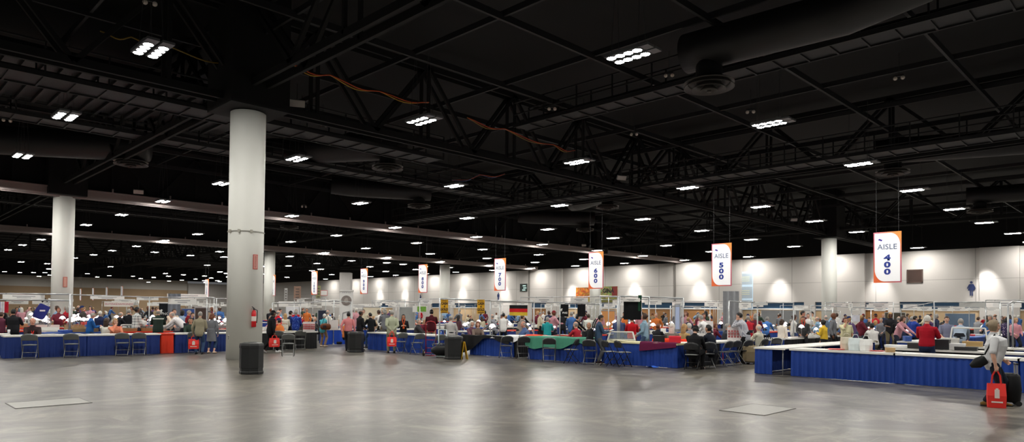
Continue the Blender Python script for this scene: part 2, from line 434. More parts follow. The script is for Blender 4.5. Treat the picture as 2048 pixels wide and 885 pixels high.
def stand_up(proto, loc, head, label, skin='fair', hair='short', hc='brown', top=(90, 90, 90), legs=(40, 42, 50), shoe=(30, 28, 27), group=None, cap=None, scale=1., sole=None):
    J, parts = proto
    root = None; made = {}
    for n, me, role in parts:
        if root is None:
            root = ob('person', me, None, loc, head); root.scale = (scale,) * 3; setm(root, [SKIN[skin], EYE, LIP]); tag(root, label, 'person', group)
        else:
            o = ob(n, me, root)
            if role == 'top': setm(o, [top if not isinstance(top, tuple) else fab(top)])
            elif role == 'legs': setm(o, [legs if not isinstance(legs, tuple) else fab(legs)])
            else: setm(o, [fab(shoe), sole or DARKSOLE])
            made.setdefault(role, o)
    if hair and hair != 'none':
        h = ob('cap' if hair == 'cap' else 'hair', HAIRS[hair], root)
        M = J['Mh'].to_4x4() @ Matrix.Scale(J['k'], 4); M.translation = J['H']; h.matrix_local = M
        setm(h, [HAIRC[hc], fab(cap or (30, 32, 40))])
    root['_'] = 0; del root['_']
    return root
def world(root, p): return Matrix.Translation(root.location) @ Matrix.Rotation(root.rotation_euler[2], 4, 'Z') @ (V(p) * root.scale[0])
def facing(p, a):            # heading of someone at p who faces: 0 away from the camera, 90 the picture's right, 180 the camera
    return math.atan2(p.y, p.x) - R(a)
# ------------------------------------------------------------------ the hall
WALL_V, WALL_U, WTOP = 80.0, 190.0, 8.4
def nodes(name):
    m = bpy.data.materials.new(name); m.use_nodes = True; return m, m.node_tree.nodes, m.node_tree.links, m.node_tree.nodes['Principled BSDF']
def floor_material():
    m, N, L, b = nodes('polished_concrete')
    tc = N.new('ShaderNodeTexCoord')
    def noise(scale, detail=5, rough=.6, dist=0., stretch=None):
        n = N.new('ShaderNodeTexNoise'); n.inputs['Scale'].default_value = scale; n.inputs['Detail'].default_value = detail
        n.inputs['Roughness'].default_value = rough; n.inputs['Distortion'].default_value = dist
        if stretch:
            mp = N.new('ShaderNodeMapping'); mp.inputs['Scale'].default_value = stretch[:3]; mp.inputs['Rotation'].default_value = (0, 0, stretch[3])
            L.new(tc.outputs['Object'], mp.inputs[0]); L.new(mp.outputs[0], n.inputs['Vector'])
        else: L.new(tc.outputs['Object'], n.inputs['Vector'])
        return n.outputs['Fac']
    def ramp(src, stops):
        r = N.new('ShaderNodeValToRGB'); e = r.color_ramp.elements
        while len(e) < len(stops): e.new(.5)
        for x, (p, c) in zip(e, stops): x.position = p; x.color = lin(c)
        L.new(src, r.inputs[0]); return r.outputs[0]
    def mix(a, b_, f, mode='MIX'):
        x = N.new('ShaderNodeMix'); x.data_type = 'RGBA'; x.blend_type = mode
        if isinstance(f, float): x.inputs[0].default_value = f
        else: L.new(f, x.inputs[0])
        for i, q in ((6, a), (7, b_)):
            if isinstance(q, tuple): x.inputs[i].default_value = lin(q)
            else: L.new(q, x.inputs[i])
        return x.outputs[2]
    base = ramp(noise(.22, 6, .62, .6), [(.36, (62, 59, 55)), (.5, (99, 95, 88)), (.64, (134, 128, 116))])
    fine = ramp(noise(.9, 10, .72, 1.6), [(.38, (44, 42, 40)), (.52, (97, 93, 87)), (.64, (150, 143, 131))])
    c = mix(base, fine, .5)
    scr = noise(1.0, 2, .5, .3, (.9, 26., 1., R(35)))
    scr2 = noise(1.0, 2, .5, .4, (.7, 30., 1., R(-28)))
    def thr(s, lo, hi):
        r = N.new('ShaderNodeMapRange'); r.inputs[1].default_value = lo; r.inputs[2].default_value = hi; L.new(s, r.inputs[0]); return r.outputs[0]
    def mul(a, k):
        x = N.new('ShaderNodeMath'); x.operation = 'MULTIPLY'
        L.new(a, x.inputs[0])
        if isinstance(k, float): x.inputs[1].default_value = k
        else: L.new(k, x.inputs[1])
        return x.outputs[0]
    patch = thr(noise(.35, 2), .52, .62)
    c = mix(c, (186, 183, 176), mul(mul(thr(scr, .66, .74), patch), .45))
    c = mix(c, (90, 89, 88), mul(thr(scr2, .68, .76), .30))
    # control joints between the pours
    sx = N.new('ShaderNodeSeparateXYZ'); L.new(tc.outputs['Object'], sx.inputs[0])
    L.new(c, b.inputs['Base Color'])
    rr = N.new('ShaderNodeMapRange'); rr.inputs[3].default_value = .27; rr.inputs[4].default_value = .36; L.new(noise(.35, 3, .5), rr.inputs[0])
    L.new(rr.outputs[0], b.inputs['Roughness'])
    bp = N.new('ShaderNodeBump'); bp.inputs['Strength'].default_value = .012; bp.inputs['Distance'].default_value = .02
    L.new(noise(3.0, 4), bp.inputs['Height'])
    b.inputs['Specular IOR Level'].default_value = .42
    return m
def wall_material(name, c, period, zline, dark=.72):
    m, N, L, b = nodes(name)
    tc = N.new('ShaderNodeTexCoord'); sx = N.new('ShaderNodeSeparateXYZ'); L.new(tc.outputs['Object'], sx.inputs[0])
    def ma(op, a, b_=None, c_=None):
        n = N.new('ShaderNodeMath'); n.operation = op
        for i, x in enumerate((a, b_, c_)):
            if x is None: continue
            if isinstance(x, (int, float)): n.inputs[i].default_value = x
            else: L.new(x, n.inputs[i])
        return n.outputs[0]
    v = ma('LESS_THAN', ma('FRACT', ma('DIVIDE', ma('ADD', sx.outputs[1], 3.0), period)), .012)
    h = ma('COMPARE', sx.outputs[2], zline, .035)
    f = ma('MAXIMUM', v, h)
    no = N.new('ShaderNodeTexNoise'); no.inputs['Scale'].default_value = .5; L.new(tc.outputs['Object'], no.inputs['Vector'])
    mx = N.new('ShaderNodeMix'); mx.data_type = 'RGBA'; a = lin(c)
    mx.inputs[6].default_value = tuple(x * .93 for x in a[:3]) + (1,); mx.inputs[7].default_value = a; L.new(no.outputs['Fac'], mx.inputs[0])
    m2 = N.new('ShaderNodeMix'); m2.data_type = 'RGBA'; m2.blend_type = 'MULTIPLY'; m2.inputs[7].default_value = (dark, dark, dark, 1)
    L.new(f, m2.inputs[0]); L.new(mx.outputs[2], m2.inputs[6]); L.new(m2.outputs[2], b.inputs['Base Color']); b.inputs['Roughness'].default_value = .7
    return m
BLACK = mat('black_ceiling_paint', (11, 11, 13), .8, var=.2, scale=1.5)
DKGREY = mat('dark_steel', (30, 30, 33), .6, var=.2, scale=2)
DUCT = mat('painted_duct', (30, 29, 31), .5, var=.15, scale=2)
TRACK = mat('track_beam_paint', (158, 146, 144), .6, var=.1, scale=1)
WHITEW = wall_material('white_wall_panels', (200, 195, 191), 9.1, 5.35)
TAN = wall_material('tan_wall', (176, 148, 116), 9.1, 6.35, .9)
COLM = mat('column_paint', (246, 246, 240), .55, var=.04, scale=.8)
BLUEBAND = mat('blue_header_band', (38, 78, 112), .6, var=.08)
GALV = mat('galvanised_tube', (176, 178, 180), .35, .6, var=.06)
WIRE = mat('thin_cable', (60, 60, 62), .6, var=0)

f = MB(); f.add([(-40, -40, 0), (110, -40, 0), (110, 230, 0), (-40, 230, 0)], [(0, 1, 2, 3)]); struct('floor', f, floor_material())
c = MB(); c.span((-20, -20, 12.6), (110, 230, 12.9)); struct('ceiling', c, BLACK)
# right wall with its openings
opens = [(1990, 2120), (1799, 1971), (1676, 1776), (1630, 1645), (1484, 1608), (1360, 1450), (1277, 1344), (1200, 1240), (1128, 1160), (1062, 1098), (905, 958), (862, 878), (757, 785)]
iv = sorted(((onv(b, WALL_V).y, onv(a, WALL_V).y) for a, b in opens))
w = MB(); y = -20.
for a, b_ in iv:
    w.span((WALL_V, y, 0), (WALL_V + .4, a, 3.1)); y = b_
w.span((WALL_V, y, 0), (WALL_V + .4, WALL_U + .4, 3.1)); w.span((WALL_V, -20, 3.1), (WALL_V + .4, WALL_U + .4, WTOP))
struct('wall_right', w, WHITEW)
tanp = mat('tan_shutter_panel', (196, 168, 132), .6, var=.1, scale=.6)
brownp = mat('orange_wood_door', (150, 104, 58), .5, var=.2, scale=1.2)
whit = pnt((232, 230, 226), .5)
for i, (a, b_) in enumerate(iv):
    d = MB(); d.span((WALL_V + .28, a, 2.35), (WALL_V + .38, b_, 3.1))
    o = struct('door_%d' % (i + 1), d, BLUEBAND)
    d = MB(); d.span((WALL_V + .22, a, 2.22), (WALL_V + .32, b_, 2.36)); part('door_rail', d, whit, o)
    d = MB(); d.span((WALL_V + .30, a, 0), (WALL_V + .38, b_, 2.24)); part('door_panel', d, brownp if i in (2, 5, 6, 9) else tanp, o)
w = MB(); w.span((WALL_V, -20, WTOP), (WALL_V + .4, WALL_U, 12.6)); struct('wall_right', w, BLACK)
for px in (1350, 1058, 1106):
    p = onv(px, WALL_V); t_ = MB(); t_.span((WALL_V - .12, p.y - .12, 3.1), (WALL_V, p.y + .12, WTOP)); struct('trim_1', t_, pnt((120, 116, 112)))
for px in (2000, 1700, 1460, 1110, 830):                                   # shallow pilasters
    p = onv(px, WALL_V); t_ = MB(); t_.span((WALL_V - .35, p.y - 1.6, 0), (WALL_V, p.y + 1.6, WTOP)); struct('trim_2', t_, WHITEW)
# far wall
w = MB(); w.span((-20, WALL_U, 0), (67.5, WALL_U + .4, 6.5)); struct('wall_far', w, TAN)
w = MB(); w.span((-20, WALL_U, 6.5), (67.5, WALL_U + .4, 9.0)); struct('wall_far', w, pnt((196, 190, 182)))
w = MB(); w.span((67.5, WALL_U - .6, 0), (80, WALL_U + .4, WTOP)); struct('wall_far', w, WHITEW)
w = MB(); w.span((-20, WALL_U, 9.0), (80, WALL_U + .4, 12.6)); struct('wall_far', w, BLACK)
# columns
def column(v, u, r=.57, top=8.4, dark=True):
    m = MB(); m.lathe([(r, 0), (r, top - .02), (r - .03, top)], 48, (v, u, 0)); o = struct('column', m, COLM, False)
    o.data.polygons.foreach_set('use_smooth', [len(p.vertices) == 4 for p in o.data.polygons])
    if dark:
        k = MB(); k.span((v - 1.0, u - 1.0, top + .02), (v + 1.0, u + 1.0, 12.6)); struct('column', k, BLACK)
    return o
MAINC = V((10.02, 22.9, 0))
mc = column(MAINC.x, MAINC.y, .575)
column(9.95, 48.5); column(62.4, 22.8, .62); column(63.5, 77.4, .75); column(36.2, 76.2, .6)
p = onz(1190, 78); column(p.x, p.y, .62)
p = onz(691, 112); m = MB(); m.box((p.x, p.y, 3.9), (1.7, 1.7, 7.8), rz=R(45)); struct('column', m, mat('ribbed_column', (196, 192, 190), .6, var=.06))
# collar cable round the tall column, seam strips
k = MB(); k.lathe([(.60, 0), (.60, .03), (.585, .03), (.585, 0)], 40, (MAINC.x, MAINC.y, 4.28), cap=False); part('collar_cable', k, pnt((150, 148, 140)), mc)
for a in (225, 190, 262):
    k = MB(); k.box((MAINC.x + .61 * math.cos(R(a)), MAINC.y + .61 * math.sin(R(a)), 4.29), (.07, .07, .10), rz=R(a)); part('collar_clamp', k, pnt((170, 166, 156)), mc)
# roof steel
g = MB()
for i in range(-4, 34): g.box((42, i * 4.57 + 1.5, 10.9), (124, .10, .22))
for i in range(-4, 24): g.box((i * 4.57 + 1.0, 75, 11.0), (.09, 190, .20))
struct('ceiling_grid', g, DKGREY)
def truss(a, b, zb, zt, step, mlt):
    a, b = V(a), V(b); d = (b - a); n = max(1, round(d.length / step)); t = MB()
    for s in (-.25, .25):
        off = V((-d.y, d.x, 0)).normalized() * s
        t.bar(a + off + V((0, 0, zb)), b + off + V((0, 0, zb)), .12, .24); t.bar(a + off + V((0, 0, zt)), b + off + V((0, 0, zt)), .12, .24)
        for i in range(n):
            p, q = a + d * (i / n) + off, a + d * ((i + 1) / n) + off; m_ = (p + q) / 2
            t.bar(p + V((0, 0, zt)), m_ + V((0, 0, zb)), .12, .14); t.bar(m_ + V((0, 0, zb)), q + V((0, 0, zt)), .12, .14); t.bar(p + V((0, 0, zb)), p + V((0, 0, zt)), .1, .12)
    return struct('ceiling_truss', t, mlt)
for u in (22.9, 48.5, 75.6, 103): truss((-8, u, 0), (79, u, 0), 8.75, 11.9, 5.2, BLACK)
for v in (10, 36, 62.4): truss((v, -8, 0), (v, 150, 0), 9.2, 12.1, 6.0, BLACK)
for u in (48.1, 74.3):                                                      # operable-wall tracks
    t = MB(); t.span((-12, u - .18, 8.38), (79.9, u + .18, 8.82)); t.span((-12, u - .30, 8.82), (79.9, u + .30, 8.90)); t.span((-12, u - .06, 8.32), (79.9, u + .06, 8.38))
    for i in range(26): t.box((-8 + i * 3.4, u - .22, 8.95), (.08, .08, .35))
    struct('ceiling_track', t, TRACK)
    t = MB(); t.span((-12, u + .4, 8.9), (79.9, u + .6, 12.6)); struct('ceiling_bulkhead', t, BLACK)
def catwalk(a, b, z, w=1.0):
    a, b = V(a), V(b); d = b - a; n = int(d.length / 1.8); sd = V((-d.y, d.x, 0)).normalized() * w / 2; t = MB()
    t.bar(a + V((0, 0, z)), b + V((0, 0, z)), w, .05)
    for s in (-1, 1):
        for h in (.0, .5, 1.05): t.bar(a + sd * s + V((0, 0, z + h)), b + sd * s + V((0, 0, z + h)), .06, .16 if h == 0 else .05)
        for i in range(n + 1):
            p = a + d * (i / n) + sd * s; t.bar(p + V((0, 0, z)), p + V((0, 0, z + 1.05)), .05, .05)
    for i in range(n * 2):
        p = a + d * (i / n / 2); t.bar(p - sd + V((0, 0, z - .05)), p + sd + V((0, 0, z - .05)), .06, .05)
    return struct('ceiling_catwalk', t, DKGREY)
catwalk((33.5, -6, 0), (33.5, 47, 0), 9.0, 1.3); catwalk((-8, 26.5, 0), (21, 26.5, 0), 9.1, 1.4); catwalk((22.5, -4, 0), (22.5, 22, 0), 10.2, 1.0); catwalk((-8, 33.5, 0), (33, 33.5, 0), 9.4, 1.2); catwalk((-6, 60, 0), (35, 60, 0), 9.2)
# ribbed deck panels between the catwalks
t = MB()
for i in range(34): t.box((-6 + i * .55, 30, 9.9), (.12, 5.5, .10))
t.span((-7, 27.3, 10.0), (13, 32.8, 10.05)); struct('ceiling_deck', t, DKGREY)
# ducts: a round run ending over each ring diffuser
def air_duct(v, u, dirn, ln, label, r=.62, zc=10.2, z0=9.0, rise=.1):
    t = thing('hanging_air_duct', label, 'duct', (v, u, z0))
    d = MB(); dx = V(dirn).normalized()
    d.loft([V((0, 0, zc - z0)) - dx * .8, V((0, 0, zc - z0)), dx * ln * .55 + V((0, 0, zc - z0)), dx * ln * .8 + V((0, 0, zc - z0 + rise * .25)), dx * ln + V((0, 0, zc - z0 + rise))], [r, r, r, r, r * .95], 24, side=(-dx.y, dx.x, 0), dome=False)
    part('duct_run', d, DUCT, t, True)
    d = MB(); d.cyl((0, 0, .18), (0, 0, zc - z0 - .3), .42, 20); part('drop_pipe', d, BLACK, t, True)
    d = MB()
    for ro, ri, z1, z2 in ((.80, .66, .0, .12), (.54, .40, -.06, .08), (.28, .16, -.11, .04)):
        d.lathe([(ri, z2), (ro, z1), (ro, z1 + .03), (ri, z2 + .03)], 32, cap=False)
    d.lathe([(.40, .2), (.40, .16), (.80, .14), (.80, .16)], 32, cap=False); d.ell((0, 0, -.12), (.08, .08, .04), 12, 6)
    part('ring_diffuser', d, mat('diffuser_paint', (80, 76, 74), .5, var=.05), t, True)
    return t
air_duct(20.0, 11.06, (.06, -1, 0), 7.5, 'big round black duct bending up, with the nearest ring diffuser, above the long blue table', .64, 10.3, rise=1.3)
air_duct(10.73, 38.34, (-.75, .5, 0), 8, 'black duct with ring diffuser between the two white columns', .7, 9.9)
air_duct(20.29, 29.5, (-.6, 1, 0), 7, 'black duct with ring diffuser just right of the tall column', .7, 10.2)
air_duct(29.31, 38.69, (-.7, .4, 0), 6, 'black duct with ring diffuser beyond the one by the tall column', .6, 10.1)
air_duct(38.44, 29.05, (.5, 1, 0), 6, 'black duct with ring diffuser above the six hundred aisle sign', .6, 10.1)
air_duct(38.72, 10.97, (.4, -1, 0), 8, 'black duct with ring diffuser above the four hundred aisle sign', .65, 10.2)
air_duct(57.17, 10.62, (.2, -1, 0), 8, 'black duct with ring diffuser close to the white wall, beyond the others', .6, 10.2)
air_duct(47.75, 38.58, (-.6, .5, 0), 6, 'black duct with ring diffuser over the middle of the white wall', .6, 10.1)
air_duct(29.0, 57.3, (-.6, .5, 0), 6, 'black duct with ring diffuser between the two pale track beams', .6, 10.1)
# ------------------------------------------------------------------ high-bay lights on a nine-metre grid
GLOW = mat('lamp_glow', (255, 255, 255), .5, var=0, emit=(255, 252, 244), es=285.)
HOUS = mat('lamp_housing', (120, 122, 126), .4, .3, var=.05)
def make_light():
    t = thing('hanging_light', '', 'ceiling light', (0, 0, 0)); t.scale = (.88, .86, .9)
    h = MB()
    for s in (-.21, .21): h.box((s, 0, .10), (.34, 1.30, .10)); h.box((s, -.82, .08), (.34, .30, .07))
    h.bar((-.3, .45, .17), (.3, .45, .17), .06, .05); h.bar((-.3, -.45, .17), (.3, -.45, .17), .06, .05)
    part('housing', h, HOUS, t)
    for s in (-.21, .21):
        q = MB()
        for k in range(4):
            c_ = V((s, -.48 + .32 * k, .03)); q.add([c_ + V((.14 * math.cos(a), .155 * math.sin(a), 0)) for a in (R(45 * j + 22.5) for j in range(8))], [tuple(range(7, -1, -1))])
            q.add([c_ + V((.14 * math.cos(a), .155 * math.sin(a), z)) for z in (0, .02) for a in (R(45 * j + 22.5) for j in range(8))], [(j, (j + 1) % 8, 8 + (j + 1) % 8, 8 + j) for j in range(8)], 1)
        part('lamp_strip', q, [GLOW, HOUS], t)
    for y in (-.5, .5):
        q = MB(); q.bar((-.2, y, .15), (0, y * .9, 3.2), .012, .012); q.bar((.2, y, .15), (0, y * .9, 3.2), .012, .012); part('suspension_cable', q, WIRE, t)
    return t
LIGHT = reg(make_light()); first = True
lrows = [5.95 + 9 * i for i in range(-2, 9)]
for ri, v in enumerate(lrows):
    n = 0
    for j in range(-2, 20):
        u = 10.7 + 9.0 * j
        p = V((v, u, 8.5)); z = depth(p)
        if z < 3 and (v < -8 or u < -4 or v > 30): continue
        if z > 3:
            x, y = proj(p)
            infr = -40 < x < 2090 and -40 < y < 620
            if not infr and (z > 48): continue
            if v < 3 and u > 50: continue
            if u > 95 and RND.random() < .45: continue
        if u > WALL_U - 3 or v > 78: continue
        if abs(v - 14.95) < .1 and j > 14: continue
        n += 1
        lab = 'hanging twin-strip light, %s from the front in the %s lengthwise row of ceiling lights' % (nth(n), nth(ri + 1))
        jx = RND.uniform(-.15, .15)
        if first: LIGHT.location = (v, u, 8.5); LIGHT['label'] = lab; LIGHT['group'] = 'hanging ceiling lights'; first = False
        else: dup(LIGHT, (v + jx, u + RND.uniform(-.2, .2), 8.5), 0, lab, 'hanging ceiling lights')
# denser lights of the hall beyond the second track beam
k = 0
for u in [81.5 + 9 * i for i in range(12)]:
    for v in (10.4, 19.4, 28.4, 37.4, 46.4, 55.4, 64.4):
        p = V((v, u, 8.3)); x, y = proj(p)
        if not (-30 < x < 1100) or RND.random() < .68: continue
        k += 1
        dup(LIGHT, (v + RND.uniform(-1, 1), u + RND.uniform(-1.5, 1.5), 8.3 + RND.uniform(-.3, .5)), 0, 'hanging strip light in the far hall past both track beams, %s of the extra ones' % nth(min(k, 99)), 'lights of the far hall')
def lamp(name, kind, loc, energy, size=1., rot=(0, 0, 0), color=(1, 1, 1), size_y=None, spot=None):
    l = bpy.data.lights.new(name, kind); l.energy = energy; l.color = color
    if kind == 'AREA':
        l.size = size
        if size_y: l.shape = 'RECTANGLE'; l.size_y = size_y
    if kind == 'SPOT': l.spot_size = spot or R(70); l.spot_blend = 1.; l.shadow_soft_size = .2
    o = bpy.data.objects.new(name, l); COL.objects.link(o); o.location = loc; o.rotation_euler = rot; return o
for px in (1975, 1760, 1560, 1400, 1270, 1145, 1010, 925, 810, 760):        # wall-washer downlights high along the white wall
    p = onv(px, WALL_V); lamp('wall_downlight', 'SPOT', (WALL_V - 2.2, p.y, 7.6), 1700, rot=(0, R(-29), 0), spot=R(50), color=(1, .97, .92))
# small fittings on the steel
def floodlight(px, py, z, sx, label, yaw=0):
    p = gz(px, py, z); t = thing('floodlight_box', label, 'floodlight', p, facing(p, 180) + yaw)
    b_ = MB(); b_.box((0, 0, 0), (.12, sx, sx * .45), M=Matrix.Rotation(R(25), 3, 'Y')); part('box_body', b_, pnt((214, 206, 202)), t)
    b_ = MB(); b_.bar((0, 0, sx * .2), (0, 0, sx * .2 + .6), .03, .03); b_.bar((0, -sx / 2, 0), (0, -sx / 2, sx * .3), .02, .02); b_.bar((0, sx / 2, 0), (0, sx / 2, sx * .3), .02, .02); part('hanger_bracket', b_, WIRE, t)
floodlight(594, 207, 9.2, .55, 'white floodlight box on the dark steel, up beside the top of the tall column')
floodlight(277, 384, 8.9, .55, 'white floodlight box above the pale beam between the two columns')
floodlight(1243, 356, 8.8, .5, 'white floodlight box over the middle of the hall, below a tangle of cables', .5)
floodlight(1588, 440, 8.6, .45, 'small white floodlight box right of the five hundred aisle sign', .4)
floodlight(1168, 491, 8.6, .45, 'small white floodlight box left of the six hundred aisle sign', -.3)
for n_, (px, py, z) in enumerate(((300, 5, 10.3), (646, 250, 9.6), (1338, 150, 10.5), (1798, 155, 10.3), (1268, 268, 10), (608, 413, 8.6), (1712, 328, 9.0), (14, 240, 9.8), (1104, 217, 10.1), (1501, 223, 9.9))):
    p = gz(px, py, z); t = thing('emergency_light', 'pair of small pale emergency spots on the dark ceiling, %s of ten' % nth(n_ + 1), 'emergency light', p, facing(p, 180), 'small emergency spots')
    for s in (-.12, .12):
        b_ = MB(); b_.cyl((0, s, 0), (.08, s, -.05), .055, 12, r2=.07); part('spot_head', b_, pnt((226, 214, 206)), t, True)
    b_ = MB(); b_.box((-.03, 0, .08), (.06, .3, .08)); b_.bar((-.03, 0, .1), (-.03, 0, .9), .02, .02); part('bracket', b_, WIRE, t)
def cable(pts, cols, label, sag=.12):
    t = thing('hanging_cable_bundle', label, 'cable', pts[0])
    o = V(pts[0])
    for i, cc in enumerate(cols):
        q = MB(); P_ = []
        for a, b__ in zip(pts[:-1], pts[1:]):
            for k_ in range(8): x = k_ / 8; P_.append(V(a).lerp(V(b__), x) - o + V((0, .05 * i, -sag * math.sin(math.pi * x) * (1 + .3 * i) + .03 * math.sin(7 * x + i))))
        P_.append(V(pts[-1]) - o + V((0, .05 * i, 0))); q.tube(P_, .022, 6); part('cable', q, mat('cable_%d_%d_%d' % cc, cc, .5, var=0), t, True)
cable([gz(582, 127, 9.6), gz(660, 150, 9.6), gz(760, 183, 9.6), gz(858, 205, 9.6)], [(206, 84, 32), (190, 150, 40)], 'orange and yellow cables along the steel right of the tall column')
cable([gz(936, 236, 9.4), gz(1010, 258, 9.4), gz(1108, 290, 9.4), gz(1150, 301, 9.4)], [(196, 74, 34), (150, 120, 40)], 'orange cables along the steel in mid hall, beyond the longer run')
cable([gz(905, 361, 9.2), gz(960, 350, 9.2), gz(1010, 348, 9.2)], [(180, 80, 50), (90, 110, 160)], 'orange and blue cables looping over the beams behind the orange run')
cable([gz(200, 62, 10), gz(262, 74, 10), gz(330, 90, 10), gz(460, 128, 10)], [(150, 120, 40)], 'thin yellow cable across the dark ceiling over the nearest light')
# duct-free hanging wall fittings on the right wall -----------------------------------------------------------
def wq(px, py, d=.02): return onv(px, WALL_V - d, py)
NAVY = pnt((26, 44, 92)); AX, AZ = V((0, -1, 0)), V((0, 0, 1))
def restroom(px, y0, y1, female, label):
    a, b_ = wq(px, y0), wq(px, y1); h = a.z - b_.z; m_ = MB(); O = V((WALL_V - .06, b_.y, b_.z))
    m_.prism([(.085 * h * math.cos(R(22.5 * i)), .915 * h + .085 * h * math.sin(R(22.5 * i))) for i in range(16)], O, AX, AZ, .03)
    if female: body = [(-.10, .80), (.10, .80), (.15, .76), (.26, .50), (.20, .47), (.13, .64), (.20, .36), (.09, .36), (.09, 0), (.02, 0), (.02, .36), (-.02, .36), (-.02, 0), (-.09, 0), (-.09, .36), (-.20, .36), (-.13, .64), (-.20, .47), (-.26, .50), (-.15, .76)]
    else: body = [(-.16, .81), (.16, .81), (.20, .77), (.20, .46), (.14, .46), (.14, .70), (.12, .70), (.12, 0), (.02, 0), (.02, .42), (-.02, .42), (-.02, 0), (-.12, 0), (-.12, .70), (-.14, .70), (-.14, .46), (-.20, .46), (-.20, .77)]
    m_.prism([(x * h, z * h) for x, z in body], O, AX, AZ, .03)
    tag(part('restroom_sign', m_, NAVY), label, 'sign')
restroom(1943, 563, 592, True, 'navy figure in a skirt on the white wall, marking a restroom')
restroom(997, 586, 602, False, 'navy standing figure on the white wall below the seven hundred aisle sign')
restroom(841, 590, 604, False, 'navy standing figure on the white wall below the eight hundred aisle sign')
def wallbox(name, label, cat, x0, y0, x1, y1, m_, d=.08, frame=None):
    a, b_ = wq(x0, y0), wq(x1, y1); t = thing(name, label, cat, (WALL_V, (a.y + b_.y) / 2, (a.z + b_.z) / 2)); w_, h_ = abs(a.y - b_.y), abs(a.z - b_.z)
    q = MB(); q.box((-d / 2 - .01, 0, 0), (d, w_, h_)); part('sign_panel' if 'sign' in cat or 'poster' in cat else 'panel', q, m_, t)
    if frame:
        q = MB()
        for s in (-1, 1): q.box((-d / 2 - .02, s * w_ / 2, 0), (d + .03, .1, h_ + .1)); q.box((-d / 2 - .02, 0, s * h_ / 2), (d + .03, w_ + .1, .1))
        part('frame', q, frame, t)
    return t, w_, h_
wallbox('booth_window', 'dark brown square window high on the white wall right of the four hundred sign', 'window', 1815, 541, 1845, 565, mat('dark_brown_glass', (62, 44, 38), .2, var=.3, scale=.8), .06, pnt((84, 66, 58)))
t, w_, h_ = wallbox('control_window', 'dark square window with lit shelves on the wall right of the seven hundred sign', 'window', 1041, 569, 1054, 583, pnt((24, 44, 42)), .06, pnt((50, 60, 58)))
for z, yy in ((.25, -.2), (-.05, -.35), (-.33, -.1)):
    q = MB(); q.box((-.1, yy * w_ * .6, z * h_), (.03, w_ * .45, h_ * .13)); part('lit_shelf', q, mat('pale_lit_panel', (200, 230, 224), .5, var=0, emit=(200, 235, 228), es=.6), t)
def food_poster(px0, px1, y0, y1, name, c1, c2, label, band):
    m_, N, L, b = nodes(name); tc = N.new('ShaderNodeTexCoord'); v = N.new('ShaderNodeTexVoronoi'); v.inputs['Scale'].default_value = 4.5; L.new(tc.outputs['Object'], v.inputs['Vector'])
    n = N.new('ShaderNodeTexNoise'); n.inputs['Scale'].default_value = 2.6; n.inputs['Detail'].default_value = 6; L.new(tc.outputs['Object'], n.inputs['Vector'])
    r_ = N.new('ShaderNodeValToRGB'); e = r_.color_ramp.elements; e[0].color = lin(c1); e[1].color = lin(c2); e[0].position = .3; e[1].position = .62
    mx = N.new('ShaderNodeMix'); mx.data_type = 'RGBA'; mx.blend_type = 'MULTIPLY'; mx.inputs[0].default_value = .6
    L.new(n.outputs['Fac'], r_.inputs[0]); L.new(r_.outputs[0], mx.inputs[6]); L.new(v.outputs['Color'], mx.inputs[7]); L.new(mx.outputs[2], b.inputs['Base Color'])
    t, w_, h_ = wallbox('wall_poster', label, 'poster', px0, y0, px1, y1, m_, .05)
    q = MB(); q.box((-.08, 0, -h_ * .38), (.02, w_, h_ * .24)); part('lower_band', q, pnt(band), t)
    return t, w_, h_
food_poster(1152, 1182, 576, 605, 'poster_red_gold', (160, 40, 20), (226, 150, 50), 'red and gold poster on the white wall left of the six hundred sign', (150, 140, 40))
t, w_, h_ = food_poster(1197, 1235, 574, 605, 'poster_green', (120, 130, 50), (196, 196, 130), 'green poster with big dark capital letters, right of the six hundred sign', (104, 104, 34))
text('GINA', h_ * .38, pnt((24, 26, 22)), t, (-.1, -w_ * .03, h_ * .22), AX, AZ, bold=.03, sx=.95)
q = MB(); q.box((-.075, -w_ * .36, h_ * .2), (.02, w_ * .28, h_ * .58)); part('red_corner', q, pnt((120, 34, 30)), t)
# projected image on the wall
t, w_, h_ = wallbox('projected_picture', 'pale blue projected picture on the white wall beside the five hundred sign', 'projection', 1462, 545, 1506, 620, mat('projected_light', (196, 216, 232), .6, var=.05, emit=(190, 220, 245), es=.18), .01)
for z0, z1 in ((.45, .16), (.10, -.20), (-.25, -.48)):
    q = MB(); q.box((-.03, -w_ * .05, (z0 + z1) / 2 * h_), (.01, w_ * .84, (z0 - z1) * h_)); part('picture_tile', q, pnt((172, 186, 198)), t)
    q = MB()
    for i in range(3): q.box((-.045, -w_ * .1, ((z0 + z1) / 2 + .05 - .05 * i) * h_), (.01, w_ * .5, h_ * .018))
    part('picture_lines', q, pnt((214, 216, 190)), t)
